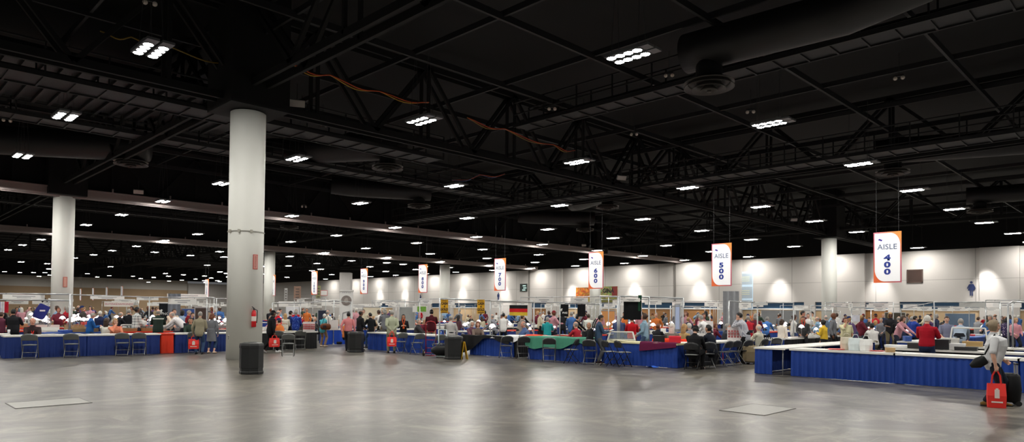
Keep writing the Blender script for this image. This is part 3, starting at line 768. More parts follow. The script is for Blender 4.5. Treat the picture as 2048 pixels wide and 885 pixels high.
# ------------------------------------------------------------------ furniture makers
BLUE = (26, 62, 146); NAVYC = (28, 52, 120); REDC = (232, 62, 36); WHT = (238, 236, 230); BLK = (22, 22, 24)
VINYL = mat('white_table_vinyl', WHT, .35, var=.04)
def skirt_mat(c): return mat('skirt_%d_%d_%d' % c, c, .55, var=.10, scale=5, spec=.35)
def top_mat(c): return VINYL if c == WHT else mat('cover_%d_%d_%d' % c, c, .5, var=.06)
def pleats(path, h, amp, seed, z0=.012):
    rr = random.Random(seed); P_ = [V(p) for p in path]; tot = sum((b - a).length for a, b in zip(P_[:-1], P_[1:])); n = max(8, int(tot / .022))
    pts = []; acc = 0; segs = []
    for a, b in zip(P_[:-1], P_[1:]): segs.append((acc, (b - a).length, a, b)); acc += (b - a).length
    ph = rr.uniform(0, 6); m = MB(); vs = []; rows = (0, .04, .12, .45, .8, 1)
    pher = [rr.uniform(.8, 1.25) for _ in range(64)]
    x = 0
    for i in range(n + 1):
        s = tot * i / n
        for s0, l, a, b in segs:
            if s <= s0 + l + 1e-6: break
        t = (b - a).normalized(); nr = V((t.y, -t.x, 0)); p = a + t * (s - s0)
        x += .022 * pher[int(s / .5) % 64]
        w = math.sin(x * 2 * math.pi / .135 + ph) + .7 * math.sin(x * 2 * math.pi / .33 + 2 * ph)
        for r_ in rows: vs.append(p + nr * (w * amp * (.25 + .75 * r_) + .004 + .012 * r_) + V((0, 0, h - (h - z0) * r_ - (0 if r_ else 0))))
    k = len(rows)
    return m.add(vs, [(i * k + j, i * k + j + 1, (i + 1) * k + j + 1, (i + 1) * k + j) for i in range(n) for j in range(k - 1)])
LEGM = pnt((150, 152, 154), .35)
def table(a, b, label, depth=.76, top=WHT, skirt=BLUE, h=.75, sides=True, legs=False, amp=.018, group=None, skirt_span=None, drop=.05, end=None):
    """a -> b is the bottom front edge seen from outside with a on the picture's left; the table lies behind it."""
    a, b = V((a[0], a[1], 0)), V((b[0], b[1], 0)); d = b - a; L = d.length; ang = math.atan2(d.y, d.x)
    t = thing('skirted_table', label, 'table', a, ang, group)
    m = MB(); m.box((L / 2, depth / 2, h - .015), (L + .01, depth + .01, .03))
    if drop:
        m.box((L / 2, -.026, h - drop / 2 - .0), (L + .06, .008, drop)); m.box((L / 2, -.012, h - .006), (L + .06, .03, .012))
        for x in (-.026, L + .026): m.box((x, depth / 2, h - drop / 2 - .0), (.008, depth + .05, drop)); m.box((x * .5 + (L / 2 if x > 0 else 0), depth / 2, h - .006), (.03, depth, .012))
    part('tabletop', m, top_mat(top), t)
    s0, s1 = skirt_span or (0, L)
    path = [(s0, 0, 0), (s1, 0, 0)]
    if sides: path = [(0, depth, 0)] + path + [(L, depth if end is None else end, 0)]
    if skirt: part('skirt', pleats(path, h - drop * .6, amp, hash((round(a.x, 2), round(a.y, 2))) & 1023), skirt_mat(skirt), t, True)
    if legs:
        for x in (.12, L - .12):
            for y in (.1, depth - .1):
                q = MB(); q.tube([(x, y, 0), (x, y, h - .03)], .016, 8); part('leg', q, LEGM, t, True)
    return t
def drape(name, label, cat, a, b, zt, fn, col, depth=.76, n=28, m=18, rz=0., thick=True):
    """cloth over a table front: fn(s) gives how far it hangs below the top at s in 0..1"""
    a, b = V((a[0], a[1], 0)), V((b[0], b[1], 0)); d = b - a; L = d.length; t = d.normalized(); nr = V((t.y, -t.x, 0)); q = MB(); rr = random.Random(len(label))
    ph = [rr.uniform(0, 6) for _ in range(4)]
    def f(s, r_):
        p = t * (s * L); hang = fn(s); tot = depth + hang; x = r_ * tot
        w = math.sin(s * L * 9 + ph[0]) * .5 + math.sin(s * L * 17 + ph[1]) * .3
        if x < depth: return p - nr * (depth - x) + V((0, 0, zt + .006 + .012 * (1 + math.sin(s * L * 5 + ph[2] + 6 * r_)) + (.008 * w)))
        y = x - depth; return p + nr * (.03 + .05 * min(1, y * 2.5) * (1 + .5 * w) + .012 * w) + V((0, 0, zt + .006 - y))
    q.sheet(f, n, m)
    o = part(name, q, fab(col), None, True, a); tag(o, label, cat); return o
CH_F = mat('chair_frame_metal', (142, 143, 142), .35, .5, var=.05); CH_P = mat('chair_pad_grey', (92, 94, 92), .55, var=.06); CH_K = mat('chair_frame_black', (24, 24, 26), .4, var=.05); CH_PK = mat('chair_pad_black', (40, 41, 44), .5, var=.06); CH_PL = mat('chair_pad_light', (120, 122, 120), .5, var=.06)
def make_chair(fm, pm, bm):
    t = thing('folding_chair', '', 'chair')
    w = .215; q = MB(); arc = []
    for s in (1,): pass
    pts = [(.20, w, 0), (-.02, w, .44), (-.17, w, .72)] + [(-.17 - .045 * math.sin(a), w * math.cos(a), .72 + .09 * math.sin(a)) for a in [R(18 * i) for i in range(1, 10)]] + [(-.17, -w, .72), (-.02, -w, .44), (.20, -w, 0)]
    q.tube(pts, .013, 8); part('back_frame', q, fm, t, True)
    for s in (1, -1):
        q = MB(); q.tube([(.13, s * (w - .03), .43), (-.05, s * (w - .03), .20), (-.24, s * (w - .03), 0)], .011, 8); part('rear_leg', q, fm, t, True)
    q = MB(); q.tube([(-.20, -w + .03, .06), (-.20, w - .03, .06)], .009, 6); part('stretcher', q, fm, t, True)
    q = MB(); q.tube([(.10, -w, .20), (.10, w, .20)], .010, 6); part('stretcher', q, fm, t, True)
    q = MB(); q.loft([(-.17, 0, .445), (-.16, 0, .452), (.12, 0, .452), (.20, 0, .445), (.215, 0, .43)], [(.17, .012), (.19, .020), (.205, .022), (.195, .018), (.17, .006)], 16, side=(0, 1, 0)); part('seat', q, pm, t, True)
    q = MB(); q.sheet(lambda a, b: V((-.15 - .035 * (1 - (2 * a - 1) ** 2) - (.05 * b), (2 * a - 1) * (w - .006) * (math.sqrt(max(0, 1 - (max(0, b - .55) / .48) ** 2.2)) if b > .55 else 1), .60 + .20 * b)), 14, 10)
    o = part('backrest', q, bm, t, True); mo = o.modifiers.new('thick', 'SOLIDIFY'); mo.thickness = .018
    return t
CHAIRS = {'grey': reg(make_chair(CH_F, CH_P, CH_P)), 'dark': reg(make_chair(CH_F, CH_PK, CH_PK)), 'padded': reg(make_chair(CH_K, CH_PL, CH_PK))}
used = set()
def chair(p, head, label, kind='grey', group=None):
    r_ = CHAIRS[kind]
    if kind in used: c_ = dup(r_, p, head, label, group)
    else:
        used.add(kind); c_ = r_; c_.location = p; c_.rotation_euler = (0, 0, head); c_['label'] = label
        if group: c_['group'] = group
    return c_
BINM = mat('black_bin_plastic', (30, 31, 32), .45, var=.1, scale=8); 
def bin_(p, label, h=.84, r=.30):
    t = thing('litter_bin', label, 'bin', p, R(10))
    q = MB(); q.lathe([(r * .94, 0), (r * .97, .02), (r * .97, h * .18), (r, h * .19), (r, h * .82)], 8); part('bin_body', q, BINM, t)
    q = MB(); q.lathe([(r * 1.03, h * .82), (r * 1.03, h * .90), (r * .98, h * .965), (r * .62, h), (r * .5, h * .985), (r * .45, h * .9), (.02, h * .88)], 8, cap=False); part('bin_lid', q, BINM, t)
    q = MB(); q.lathe([(r * 1.0, .0), (r * 1.02, .015), (r * 1.02, .06), (r * .99, .075)], 8, cap=False); part('base_rim', q, BINM, t)
    return t
TOTE = mat('red_tote_fabric', (232, 48, 40), .7, var=.05)
def tote(grip, label, rz, h=.36, w=.33, strap=.26, c=None, name='tote_bag'):
    """a bag hanging from a hand at `grip`; the wide side faces local +X"""
    t = thing(name, label, 'bag', grip, rz)
    q = MB(); q.add([V((x, y * w / 2 * s_, z)) for z, s_, dx in ((-strap - h, .94, .07), (-strap - h * .5, 1.0, .075), (-strap, .96, .02)) for x, y in ((-dx, -1), (dx, -1), (dx, 1), (-dx, 1))],
                    [(3, 2, 1, 0), (8, 9, 10, 11)] + [(r_ * 4 + i, r_ * 4 + (i + 1) % 4, r_ * 4 + 4 + (i + 1) % 4, r_ * 4 + 4 + i) for r_ in (0, 1) for i in range(4)])
    part('bag_body', q, c or TOTE, t)
    for x in (-.02, .02):
        q = MB(); q.loft([(x, -w * .26, -strap - .03), (x * .8, -w * .20, -strap * .4), (x * .4, -.015, -.005), (x * .4, .015, -.005), (x * .8, w * .20, -strap * .4), (x, w * .26, -strap - .03)], [(.004, .014)] * 6, 6, side=(1, 0, 0), dome=False); part('bag_handle', q, c or TOTE, t)
    if c is None:
        wm = pnt((240, 226, 220))
        for sx in (1, -1):
            q = MB(); f_ = .079 * sx
            q.box((f_, 0, -strap - h * .42), (.004, w * .26, h * .36)); q.box((f_, 0, -strap - h * .22), (.004, w * .14, h * .06))
            q.box((f_, 0, -strap - h * .76), (.004, w * .6, h * .06))
            part('bag_print', q, wm, t)
    return t
def frame(posts, label, rails=None, r=.022, base=True, m=GALV):
    """pipe frame: posts [(x, y, top z)], rails between successive posts at their tops (and any extra (i, j, z))"""
    o = V((posts[0][0], posts[0][1], 0)); t = thing('pipe_frame', label, 'frame', o)
    for x, y, z in posts:
        p = V((x, y, 0)) - o
        q = MB(); q.tube([p, p + V((0, 0, z))], r, 8); u_ = part('upright', q, m, t, True)
        if base: q = MB(); q.lathe([(.22, 0), (.22, .012), (.05, .016), (.04, .08)], 16, p); part('base_plate', q, m, u_)
    R_ = [(i, i + 1, None) for i in range(len(posts) - 1)] if rails is None else rails
    for i, j, z in R_:
        a, b = posts[i], posts[j]
        q = MB(); q.tube([V((a[0], a[1], a[2] - .02 if z is None else z)) - o, V((b[0], b[1], b[2] - .02 if z is None else z)) - o], r * .95, 8); part('crossbar', q, m, t, True)
    return t
SIGNW = mat('sign_board_white', (236, 234, 230), .5, var=.02); INK = pnt((150, 150, 154))
def board(p, w, h, rz, label, c=None, lines=2, name='booth_sign', thick=.012, lw=None):
    """thin hanging board: p is the middle of its top edge, its face looks along local -X"""
    t = thing(name, label, 'sign', p, rz)
    q = MB(); q.box((0, 0, -h / 2), (thick, w, h)); part('sign_panel', q, c or SIGNW, t)
    if lines:
        q = MB()
        for i in range(lines):
            for s in (-1,): q.box((s * (thick / 2 + .003), 0, -h * (.35 + .32 * i)), (.004, w * (.55 if i == 0 else .34), h * .13))
        part('printed_line', q, INK, t)
    for s in (-1, 1):
        q = MB(); q.bar((0, s * w * .42, 0), (0, s * w * .42, .05), .015, .01); part('hook', q, WIRE, t)
    return t
SHADE = mat('lamp_shade_glow', (255, 250, 250), .4, var=0, emit=(255, 236, 240), es=1.6); BULB = mat('lamp_bulb', (255, 255, 255), .4, var=0, emit=(255, 248, 250), es=5.); LARM = pnt((150, 150, 152), .35)
def make_desk_lamp():
    t = thing('desk_lamp', '', 'lamp')
    q = MB(); q.lathe([(.085, 0), (.085, .015), (.02, .03)], 16); part('base', q, LARM, t, True)
    q = MB(); q.tube([(0, 0, .02), (-.10, 0, .26), (.12, 0, .46)], .009, 6); part('arm', q, LARM, t, True)
    q = MB(); q.lathe([(.03, .10), (.06, .085), (.105, .03), (.125, -.02), (.115, -.02), (.09, .03)], 18, (.17, 0, .42), cap=False); part('lamp_shade', q, SHADE, t, True)
    q = MB(); q.ell((.17, 0, .42), (.05, .05, .05), 10, 8); part('bulb', q, BULB, t, True)
    return t
LAMP = reg(make_desk_lamp()); lamp_first = [True]
def desk_lamp(p, rz, label, group):
    if lamp_first[0]:
        lamp_first[0] = False; LAMP.location = p; LAMP.rotation_euler = (0, 0, rz); LAMP['label'] = label; LAMP['group'] = group; return LAMP
    return dup(LAMP, p, rz, label, group)
GLASS = mat('case_glass', (200, 214, 214), .06, var=0); GLASS.node_tree.nodes['Principled BSDF'].inputs['Alpha'].default_value = .22
CASEW = pnt((222, 222, 218)); WOOD = mat('case_wood', (150, 120, 78), .5, var=.2, scale=4); CASEI = [fab((128, 30, 34)), fab((30, 40, 90)), fab((40, 40, 44)), fab((180, 170, 150))]
def make_case(i):
    t = thing('display_case', '', 'display case'); fm = (CASEW, WOOD, CH_F, CASEW)[i]
    q = MB(); q.box((0, 0, .025), (.50, .84, .05)); part('tray', q, fm, t)
    q = MB(); q.box((0, 0, .055), (.46, .80, .012)); part('velvet_lining', q, CASEI[i], t)
    q = MB()
    for s in (-1, 1): q.box((s * .245, 0, .085), (.012, .85, .075)); q.box((0, s * .42, .085), (.5, .012, .075))
    part('case_rim', q, fm, t)
    q = MB(); q.box((0, 0, .115), (.48, .82, .006)); part('glass_lid', q, GLASS, t)
    q = MB()
    rr = random.Random(i)
    for a in range(4):
        for b in range(7):
            if rr.random() < .8: q.cyl((-.17 + .115 * a, -.34 + .113 * b, .061), (-.17 + .115 * a, -.34 + .113 * b, .066), .03, 8)
    part('coin_row', q, pnt((196, 186, 150), .3), t)
    return t
CASES = [reg(make_case(i)) for i in range(4)]; case_used = set()
def case(p, rz, label, i=0, group=None):
    if i in case_used: return dup(CASES[i], p, rz, label, group)
    case_used.add(i); c_ = CASES[i]; c_.location = p; c_.rotation_euler = (0, 0, rz); c_['label'] = label
    if group: c_['group'] = group
    return c_
def suitcase(p, rz, label, c, w=.42, d=.28, h=.62, handle=.48, hc=(170, 172, 174), soft=False):
    t = thing('rolling_suitcase', label, 'suitcase', p, rz)
    q = MB(); k = .04
    q.loft([(0, 0, .07), (0, 0, .10), (0, 0, h * .5), (0, 0, h - .05), (0, 0, h)], [(w / 2 * .9 * 1.1, d / 2 * 1.1), (w / 2 * 1.16, d / 2 * 1.2), (w / 2 * 1.2, d / 2 * (1.35 if soft else 1.22)), (w / 2 * 1.16, d / 2 * 1.2), (w / 2 * .95, d / 2 * .95)], 8 if not soft else 14, side=(0, 1, 0), dome=False); part('case_body', q, fab(c, .6), t, soft)
    q = MB(); q.box((d / 2 * 1.12, 0, h * .42), (.05, w * .75, h * .5)); part('front_pocket', q, fab(tuple(int(x * .85) for x in c), .6), t)
    for s in (-1, 1):
        q = MB(); q.cyl((-d * .4, s * w * .42 - .015, .05), (-d * .4, s * w * .42 + .015, .05), .05, 14); part('wheel', q, pnt((24, 24, 24)), t)
        q = MB(); q.box((d * .35, s * w * .4, .035), (.04, .04, .07)); part('foot', q, pnt((24, 24, 24)), t)
    if handle:
        q = MB()
        for s in (-1, 1): q.bar((-d * .35, s * w * .30, h * .9), (-d * .35, s * w * .30, h + handle), .02, .028)
        part('pull_rods', q, pnt(hc, .3), t); q = MB(); q.loft([(-d * .35, -w * .36, h + handle), (-d * .35, w * .36, h + handle)], [(.022, .018)] * 2, 10); part('grip', q, pnt((40, 40, 42)), t, True)
    return t
def box_thing(name, label, cat, p, rz, dims, c, lid=None, mt=None):
    t = thing(name, label, cat, p, rz); x, y, z = dims; q = MB(); q.box((0, 0, z / 2), (x, y, z)); part('body', q, mt or pnt(c), t)
    q = MB(); q.box((0, 0, z + .006), (x * 1.03, y * 1.03, .014)); q.box((0, 0, z - .02), (x * 1.02, y * 1.02, .03)); part('lid', q, pnt(lid or tuple(min(255, int(v * 1.1) + 6) for v in c)), t)
    return t
def paper(p, rz, label, w=.22, l=.28, c=(240, 238, 232)):
    q = MB(); rr = random.Random(int(p[0] * 1000) & 255)
    for i in range(4): q.box((rr.uniform(-.02, .02), rr.uniform(-.02, .02), .003 + .004 * i), (w, l, .003), rz=rr.uniform(-.3, .3))
    tag(part('paper_stack', q, pnt(c), None, False, p, rz), label, 'paper')
# ------------------------------------------------------------------ placed tables and people near the open floor
TOPZ = .75
table((18.50, 7.77), (18.50, 5.22), 'long blue-skirted white table nearest the camera, end by the gap', amp=.024, legs=False)
table((18.50, 5.20), (18.50, 2.75), 'blue-skirted white table behind the woman with the red bag, next along the nearest row', amp=.024)
table((18.50, 2.73), (18.50, .30), 'blue-skirted white table under the rolling case handle, cut by the picture edge', amp=.024)
table((20.95, 8.76), (18.46, 8.76), 'narrow-ended blue-skirted white table with a bare leg showing beside the gap', depth=.84, legs=True, amp=.024, end=.50)
table((23.4, 8.76), (20.97, 8.76), 'bare white table continuing back from the narrow-ended table', depth=.84, legs=True)
table((25.9, 8.76), (23.42, 8.76), 'bare white table at the far end of the run beyond the paper bags', depth=.84, legs=True)
for i, (x, y0, y1, lb) in enumerate(((21.3, 6.1, 3.7, 'white table inside the booth, straight behind the nearest blue table'), (21.3, 3.6, 1.2, 'white table inside the booth behind the woman with the red bag'), (24.3, 6.2, 3.8, 'white table behind the man in the red polo'), (24.3, 3.7, 1.3, 'white table with dark cases beyond the woman with the red bag'))):
    table((x, y0), (x, y1), lb, skirt=NAVYC if i % 2 else BLK, legs=True, skirt_span=(0, .9))
table((17.55, 16.74), (17.80, 14.25), 'blue-skirted table under the crumpled green cloth')
table((17.95, 13.75), (18.22, 11.12), 'blue-skirted table with pale yellow cover and hanging maroon cloth at its corner', top=(232, 224, 178))
table((19.06, 11.08), (20.78, 11.08), 'black-skirted table at which two men in dark jackets sit', skirt=BLK, top=(226, 224, 220))
table((20.85, 11.08), (23.25, 11.08), 'blue-skirted table behind the row of three empty folding chairs')
table((23.4, 11.08), (25.8, 11.08), 'blue-skirted table behind the tan rolling suitcase')
table((16.30, 24.95), (16.36, 22.52), 'blue-skirted white table behind the man with hands clasped at his back')
table((16.36, 22.48), (16.42, 20.08), 'blue-skirted white table behind the red hand truck')
table((17.50, 19.75), (17.66, 17.62), 'blue-skirted table draped in black cloth left of the green-covered one')
table((17.75, 17.5), (20.1, 17.5), 'black-skirted table around the corner from the black drape', skirt=BLK)
table((4.02, 27.1), (6.30, 27.0), 'navy-skirted white table on the far left with one folding chair', skirt=NAVYC)
table((6.32, 27.0), (8.62, 26.9), 'navy-skirted white table in front of the seated blonde woman', skirt=NAVYC)
table((8.68, 27.0), (9.12, 26.98), 'narrow table end wrapped in bright red cloth', skirt=REDC, top=REDC)
table((9.18, 26.95), (11.60, 26.95), 'navy-skirted table behind the man and woman looking in, left of the tall column', skirt=NAVYC)
table((12.35, 26.75), (14.95, 26.85), 'black-skirted table with white top just right of the tall column', skirt=BLK)
table((2.0, 29.0), (4.4, 28.8), 'navy-skirted table cut by the left picture edge', skirt=NAVYC)
table((16.85, 29.7), (19.0, 28.9), 'bright blue-skirted table behind the man in the pink shirt', skirt=(28, 74, 186))
table((19.2, 28.6), (21.3, 28.0), 'navy-skirted table behind the man in the black t-shirt', skirt=NAVYC)
drape('table_cloth', 'crumpled green cloth thrown over a blue-skirted table', 'cloth', (17.50, 16.78), (17.75, 14.2), .80, lambda s: .30 + .10 * math.sin(s * 5) + .06 * math.sin(s * 13), (72, 138, 114), n=60, m=36)
drape('table_cloth', 'maroon cloth hanging off the corner of the yellow-topped table', 'cloth', (18.08, 12.35), (18.20, 11.12), .755, lambda s: .12 + .16 * (1 - s), (96, 26, 62), .3, 20, 14)
drape('black_cloth', 'black cloth sagging to the floor over the table left of the green one', 'cloth', (17.35, 20.1), (17.62, 17.7), .76, lambda s: .70 - .52 * min(1, s * 2.1) + .10 * math.sin(s * 8), (28, 28, 30), .05, 50, 26)
drape('white_cloth', 'white cloth spilling over the corner beside the black cloth', 'cloth', (17.64, 17.95), (17.74, 17.35), .79, lambda s: .12 + .12 * math.sin(s * 3), (236, 236, 238), .5, 16, 14)
drape('red_cloth', 'bright red cloth hanging behind the seated men in dark jackets', 'cloth', (19.6, 12.9), (19.9, 11.5), .80, lambda s: .26, REDC, .4, 20, 10)
drape('red_cloth', 'bright red cloth at the table end left of the green cloth', 'cloth', (18.2, 17.6), (18.5, 16.9), .80, lambda s: .2, (236, 76, 44), .6, 16, 10)

# ------------------------------------------------------------------ people close enough to read
_P = {}
def at(px, u=None, v=None, y=None, Z=None):
    p = gz(px, y) if y is not None else onu(px, u) if u is not None else onv(px, v) if v is not None else onz(px, Z)
    return flat(p)
def who(p, px, label, face, top=None, H=None, fine=True, group=None, skin='fair', hair='short', hc='brown', c=(90, 90, 90), l=(40, 42, 50), shoe=(34, 30, 28), cap=None, sole=None, **kw):
    if H is None:
        if top is not None and kw.get('pose') != 'sit':
            le = kw.get('lean', .04); zt = onz(px, depth(V((p.x, p.y, 1.6))), top).z
            H = zt / (.53 + .47 * math.cos(le) - .06 * max(0, le))
        else: H = 1.74
    H = round(min(1.94, max(1.48, H)) / .03) * .03
    key = (round(H, 2), fine, tuple(sorted(kw.items())))
    if key not in _P:
        J, parts = make_person('person', H, fine=fine, **kw); _P[key] = (J, prep(parts))
    r_ = stand_up(_P[key], (p.x, p.y, 0), facing(p, face), label, skin, hair, hc, c, l, shoe, group, cap, 1., sole)
    PEOPLE.append((p.x, p.y)); return r_, _P[key][0]
PEOPLE = []
DEN = (52, 72, 104); DDEN = (38, 48, 66)
# woman with red bag and rolling case
p = at(1986, y=813); W1, J1 = who(p, 1986, 'woman in white t-shirt and headband walking with red bag and black rolling case', 82, 643, hair='updo', hc='ash', c=(214, 214, 216), l=(30, 36, 48), shoe=(120, 96, 50), pose='step', lean=.03, sleeve='half', la=(.22, .03, -.45), ra='carry', g=1.16, belly=.07, bust=.09, curl=(1.15, 1.25), hp=.08)
hb = MB(); hb.lathe([(.104, -.012), (.108, .0), (.104, .012)], 24, cap=False); M_ = J1['Mh'].to_4x4() @ Matrix.Rotation(R(-38), 4, 'Y') @ Matrix.Scale(J1['k'], 4); M_.translation = J1['H'] + V((0, 0, .035)); o = part('headband', hb, pnt((186, 182, 176)), W1, True); o.matrix_local = M_ @ Matrix.Diagonal((1.04, .80, 1, 1))
gp = world(W1, J1['gripR']); tote(gp, 'red tote bag with white print carried by the woman in the white t-shirt', facing(p, 172), h=.44, w=.29, strap=.24)
hdl = world(W1, J1['gripL']); sp = V((hdl.x, hdl.y, 0)); fd = V((math.cos(facing(p, 82)), math.sin(facing(p, 82)), 0)); 
suitcase(sp + fd * .02 + V((math.cos(facing(p, 0)), math.sin(facing(p, 0)), 0)) * .18, facing(p, 82) + math.pi, 'black soft rolling case with tall silver handle pushed by the woman in white', (20, 21, 23), w=.40, d=.27, h=.60, handle=hdl.z - .61, soft=True)
t = thing('shoulder_bag', 'black shoulder bag on the back hip of the woman in the white t-shirt', 'bag', p + V((0, 0, .80)) - fd * .26 + V((-.14, -.08, 0)), facing(p, 82))
q = MB(); q.loft([(-.12, 0, -.05), (-.03, 0, .0), (.08, 0, .07)], [(.04, .05), (.055, .10), (.045, .09)], 14, side=(0, 1, 0)); part('bag_body', q, fab((30, 31, 32), .5), t, True)
q = MB(); q.tube([(.08, 0, .16), (.14, -.02, .30), (.22, .02, .50), (.25, .08, .54)], .014, 6); part('bag_strap', q, fab((26, 26, 28), .5), t, True)
# pair left of the column
p = at(400, u=25.9); M1, J2 = who(p, 400, 'man in tan jacket and jeans facing the tables, holding a red bag', 12, 625, hair='short', hc='grey', c=(150, 142, 120), l=DEN, lean=.10, hp=.25, la='down', ra='low', g=1.1, belly=.04, curl=1.0, shoe=(36, 38, 44))
tote(world(M1, J2['gripL']), 'red tote bag held by the man in the tan jacket', facing(p, 185), h=.36, w=.36, strap=.12)
p = at(424, u=26.15); who(p, 423, 'woman in long grey cardigan with auburn hair beside the man in tan', 20, 628, hair='bob', hc='auburn', c=(116, 118, 124), l=DEN, shoe=(206, 180, 160), coat=.34, crop=1, lean=.06, hp=.15, la='cup', ra='down', g=1.0, hy=-.3)
p = at(541, y=706); M2, J3 = who(p, 541, 'man in black tracksuit and white trainers walking past the tall column', 70, 624, hair='cap', hc='black', cap=(24, 24, 26), skin='brown', c=(30, 30, 34), l=(20, 20, 22), shoe=(226, 226, 228), sole=SOLE, pose='walk', lean=.14, la='down', ra='carry', g=1.2, belly=.05, hp=.1, curl=1.)
tote(world(M2, J3['gripR']), 'red tote bag carried by the man in the black tracksuit', facing(p, 160), h=.34, w=.38, strap=.12)
p = at(647, u=28.0); M3, J4 = who(p, 646, 'woman in turquoise shirt and khaki trousers with a brown handbag', 30, 630, hair='short', hc='white', c=(84, 176, 190), l=(150, 126, 100), shoe=(220, 200, 180), lean=.22, sleeve='half', la='fwd', ra='fwd', g=1.1, belly=.06, bust=.05)
t = thing('handbag', 'brown leather handbag on the back of the woman in turquoise', 'bag', p + V((-.10, -.38, .92)), facing(p, 30)); q = MB(); q.loft([(0, -.2, 0), (0, 0, .01), (0, .2, 0)], [(.13, .07), (.15, .09), (.13, .07)], 12, side=(0, 0, 1)); part('bag_body', q, fab((104, 58, 34), .5), t, True)
q = MB(); q.tube([(0, -.17, .1), (.05, -.10, .40), (.14, .0, .52), (.05, .12, .38), (0, .17, .1)], .014, 6); part('bag_strap', q, fab((26, 32, 50), .5), t, True); q = MB(); q.box((-.085, 0, .0), (.02, .16, .12)); part('bag_pocket', q, fab((40, 34, 40), .5), t)
p = at(696, y=703); who(p, 696, 'man in pink shirt walking away behind the middle bin', 5, 625, hair='short', hc='black', c=(214, 132, 134), l=(44, 46, 54), pose='stride', la='swing', ra='carry', tuck=1, g=1.08, skin='tan', shoe=(24, 24, 26))
p = at(720, Z=28.6); who(p, 720, 'man in black leather jacket standing behind the middle bin', 60, 623, hair='bald', hc='black', skin='brown', c=(30, 30, 33), l=(30, 32, 40), la='low', ra='low', g=1.1, hp=.3)
p = at(741, y=697); who(p, 741, 'man in black t-shirt and jeans right of the middle bin', -35, 627, hair='short', hc='black', c=(24, 25, 28), l=DEN, sleeve='half', lean=.1, la='fwd', ra='down', g=1.1, hp=.2, shoe=(60, 60, 64), pose='stride')
p = at(784, v=15.7); M4, J5 = who(p, 784, 'man in pale green jacket and khaki trousers with hands clasped behind him', -8, 622, hair='short', hc='grey', c=(168, 172, 148), l=(124, 122, 104), la='back', ra='back', g=1.22, belly=.04, lean=.06, hp=.12, shoe=(30, 30, 30), curl=1.0)
tote((world(M4, J5['gripL']) + world(M4, J5['gripR'])) / 2 + V((-.05, -.05, .0)), 'red tote bag hanging behind the man in the pale green jacket', facing(p, 175), h=.36, w=.36, strap=.22)
p = at(902, Z=25.4); who(p, 902, 'man in pale grey shirt leaning over a table behind the bin with the yellow sign', -10, 633, hair='short', hc='grey', c=(186, 182, 180), l=(26, 27, 30), lean=.16, la='table', ra='down', g=1.2, belly=.05, hp=.2)
p = at(1197, y=728); M5, J6 = who(p, 1197, 'young man in denim jacket and grey trousers reading a booklet', 75, 632, hair='short', hc='black', c=(60, 82, 108), l=(86, 88, 92), shoe=(40, 20, 24), sole=SOLE, la='book', ra='book', lean=.06, hp=.45, g=1.0, skin='tan', curl=.8)
gb = (world(M5, J6['gripL']) + world(M5, J6['gripR'])) / 2; t = thing('booklet', 'dark booklet held open by the young man in the denim jacket', 'book', gb + V((0, 0, .02)), facing(p, 75)); q = MB(); q.box((.03, .06, .012), (.16, .11, .012), M=Matrix.Rotation(R(-25), 3, 'Y')); q.box((.03, -.06, .012), (.16, .11, .012), M=Matrix.Rotation(R(-25), 3, 'Y')); part('pages', q, pnt((228, 226, 220)), t); q = MB(); q.box((.03, 0, .002), (.175, .24, .006), M=Matrix.Rotation(R(-25), 3, 'Y')); part('cover', q, pnt((40, 44, 50)), t)
bpk = p - V((math.cos(facing(p, 75)), math.sin(facing(p, 75)), 0)) * .27
t = thing('backpack', 'black backpack hanging low behind the young man in the denim jacket', 'bag', bpk + V((0, 0, .62)), facing(p, 75)); q = MB(); q.loft([(0, 0, .02), (-.02, 0, .2), (-.01, 0, .42), (.02, 0, .5)], [(.13, .08), (.16, .11), (.14, .09), (.08, .05)], 14, side=(0, 1, 0)); part('pack_body', q, fab((24, 25, 28)), t, True); q = MB(); q.loft([(-.10, 0, .1), (-.10, 0, .25)], [(.10, .05)] * 2, 10, side=(0, 1, 0)); part('front_pouch', q, fab((34, 35, 38)), t, True)
for s in (-1, 1): q = MB(); q.tube([(.05, s * .09, .45), (.12, s * .12, .72), (.2, s * .13, .85)], .018, 6); part('strap', q, fab((24, 25, 28)), t, True)
p = at(1386, u=10.6); who(p, 1386, 'man in black coat and dark cap hunched on a folding chair', 20, hair='cap', hc='black', cap=(22, 22, 26), c=(24, 24, 27), l=(20, 20, 22), pose='sit', lean=.30, la='table', ra='table', g=1.3, belly=.05, hp=.3, H=1.78)
p = at(1425, u=10.5); who(p, 1428, 'man in navy jacket seated at the black-skirted table, turned in profile', -55, hair='short', hc='black', skin='tan', c=(30, 34, 46), l=(24, 25, 30), pose='sit', lean=.22, la='table', ra='table', g=1.2, belly=.04, H=1.76)
p = at(1490, Z=23.0); who(p, 1490, 'man in grey striped shirt bending over a table with hand to his face', -70, 630, hair='short', hc='black', c=pattern_mat('grey_stripe_shirt', 'stripe', (206, 206, 212), (150, 152, 166), 40), l=(22, 22, 25), lean=.32, la='face', ra='table', g=1.12, belly=.05, hp=.2)
p = at(1519, Z=24.2); who(p, 1519, 'bald seated man in cream shirt right of the tan suitcase', -60, hair='bald', hc='white', c=(206, 202, 184), l=(40, 42, 46), pose='sit', lean=.05, la='table', ra='table', g=1.15, H=1.7)
p = at(1853, Z=18.1); who(p, 1853, 'man in red polo shirt and jeans standing with his back turned inside the booth', 15, 633, hair='short', hc='white', c=(168, 22, 40), l=(36, 48, 76), sleeve='half', lean=.08, la='fwd', ra='fwd', g=1.2, belly=.06, hp=.3, tuck=1)
o_ = PEOPLE[-1]
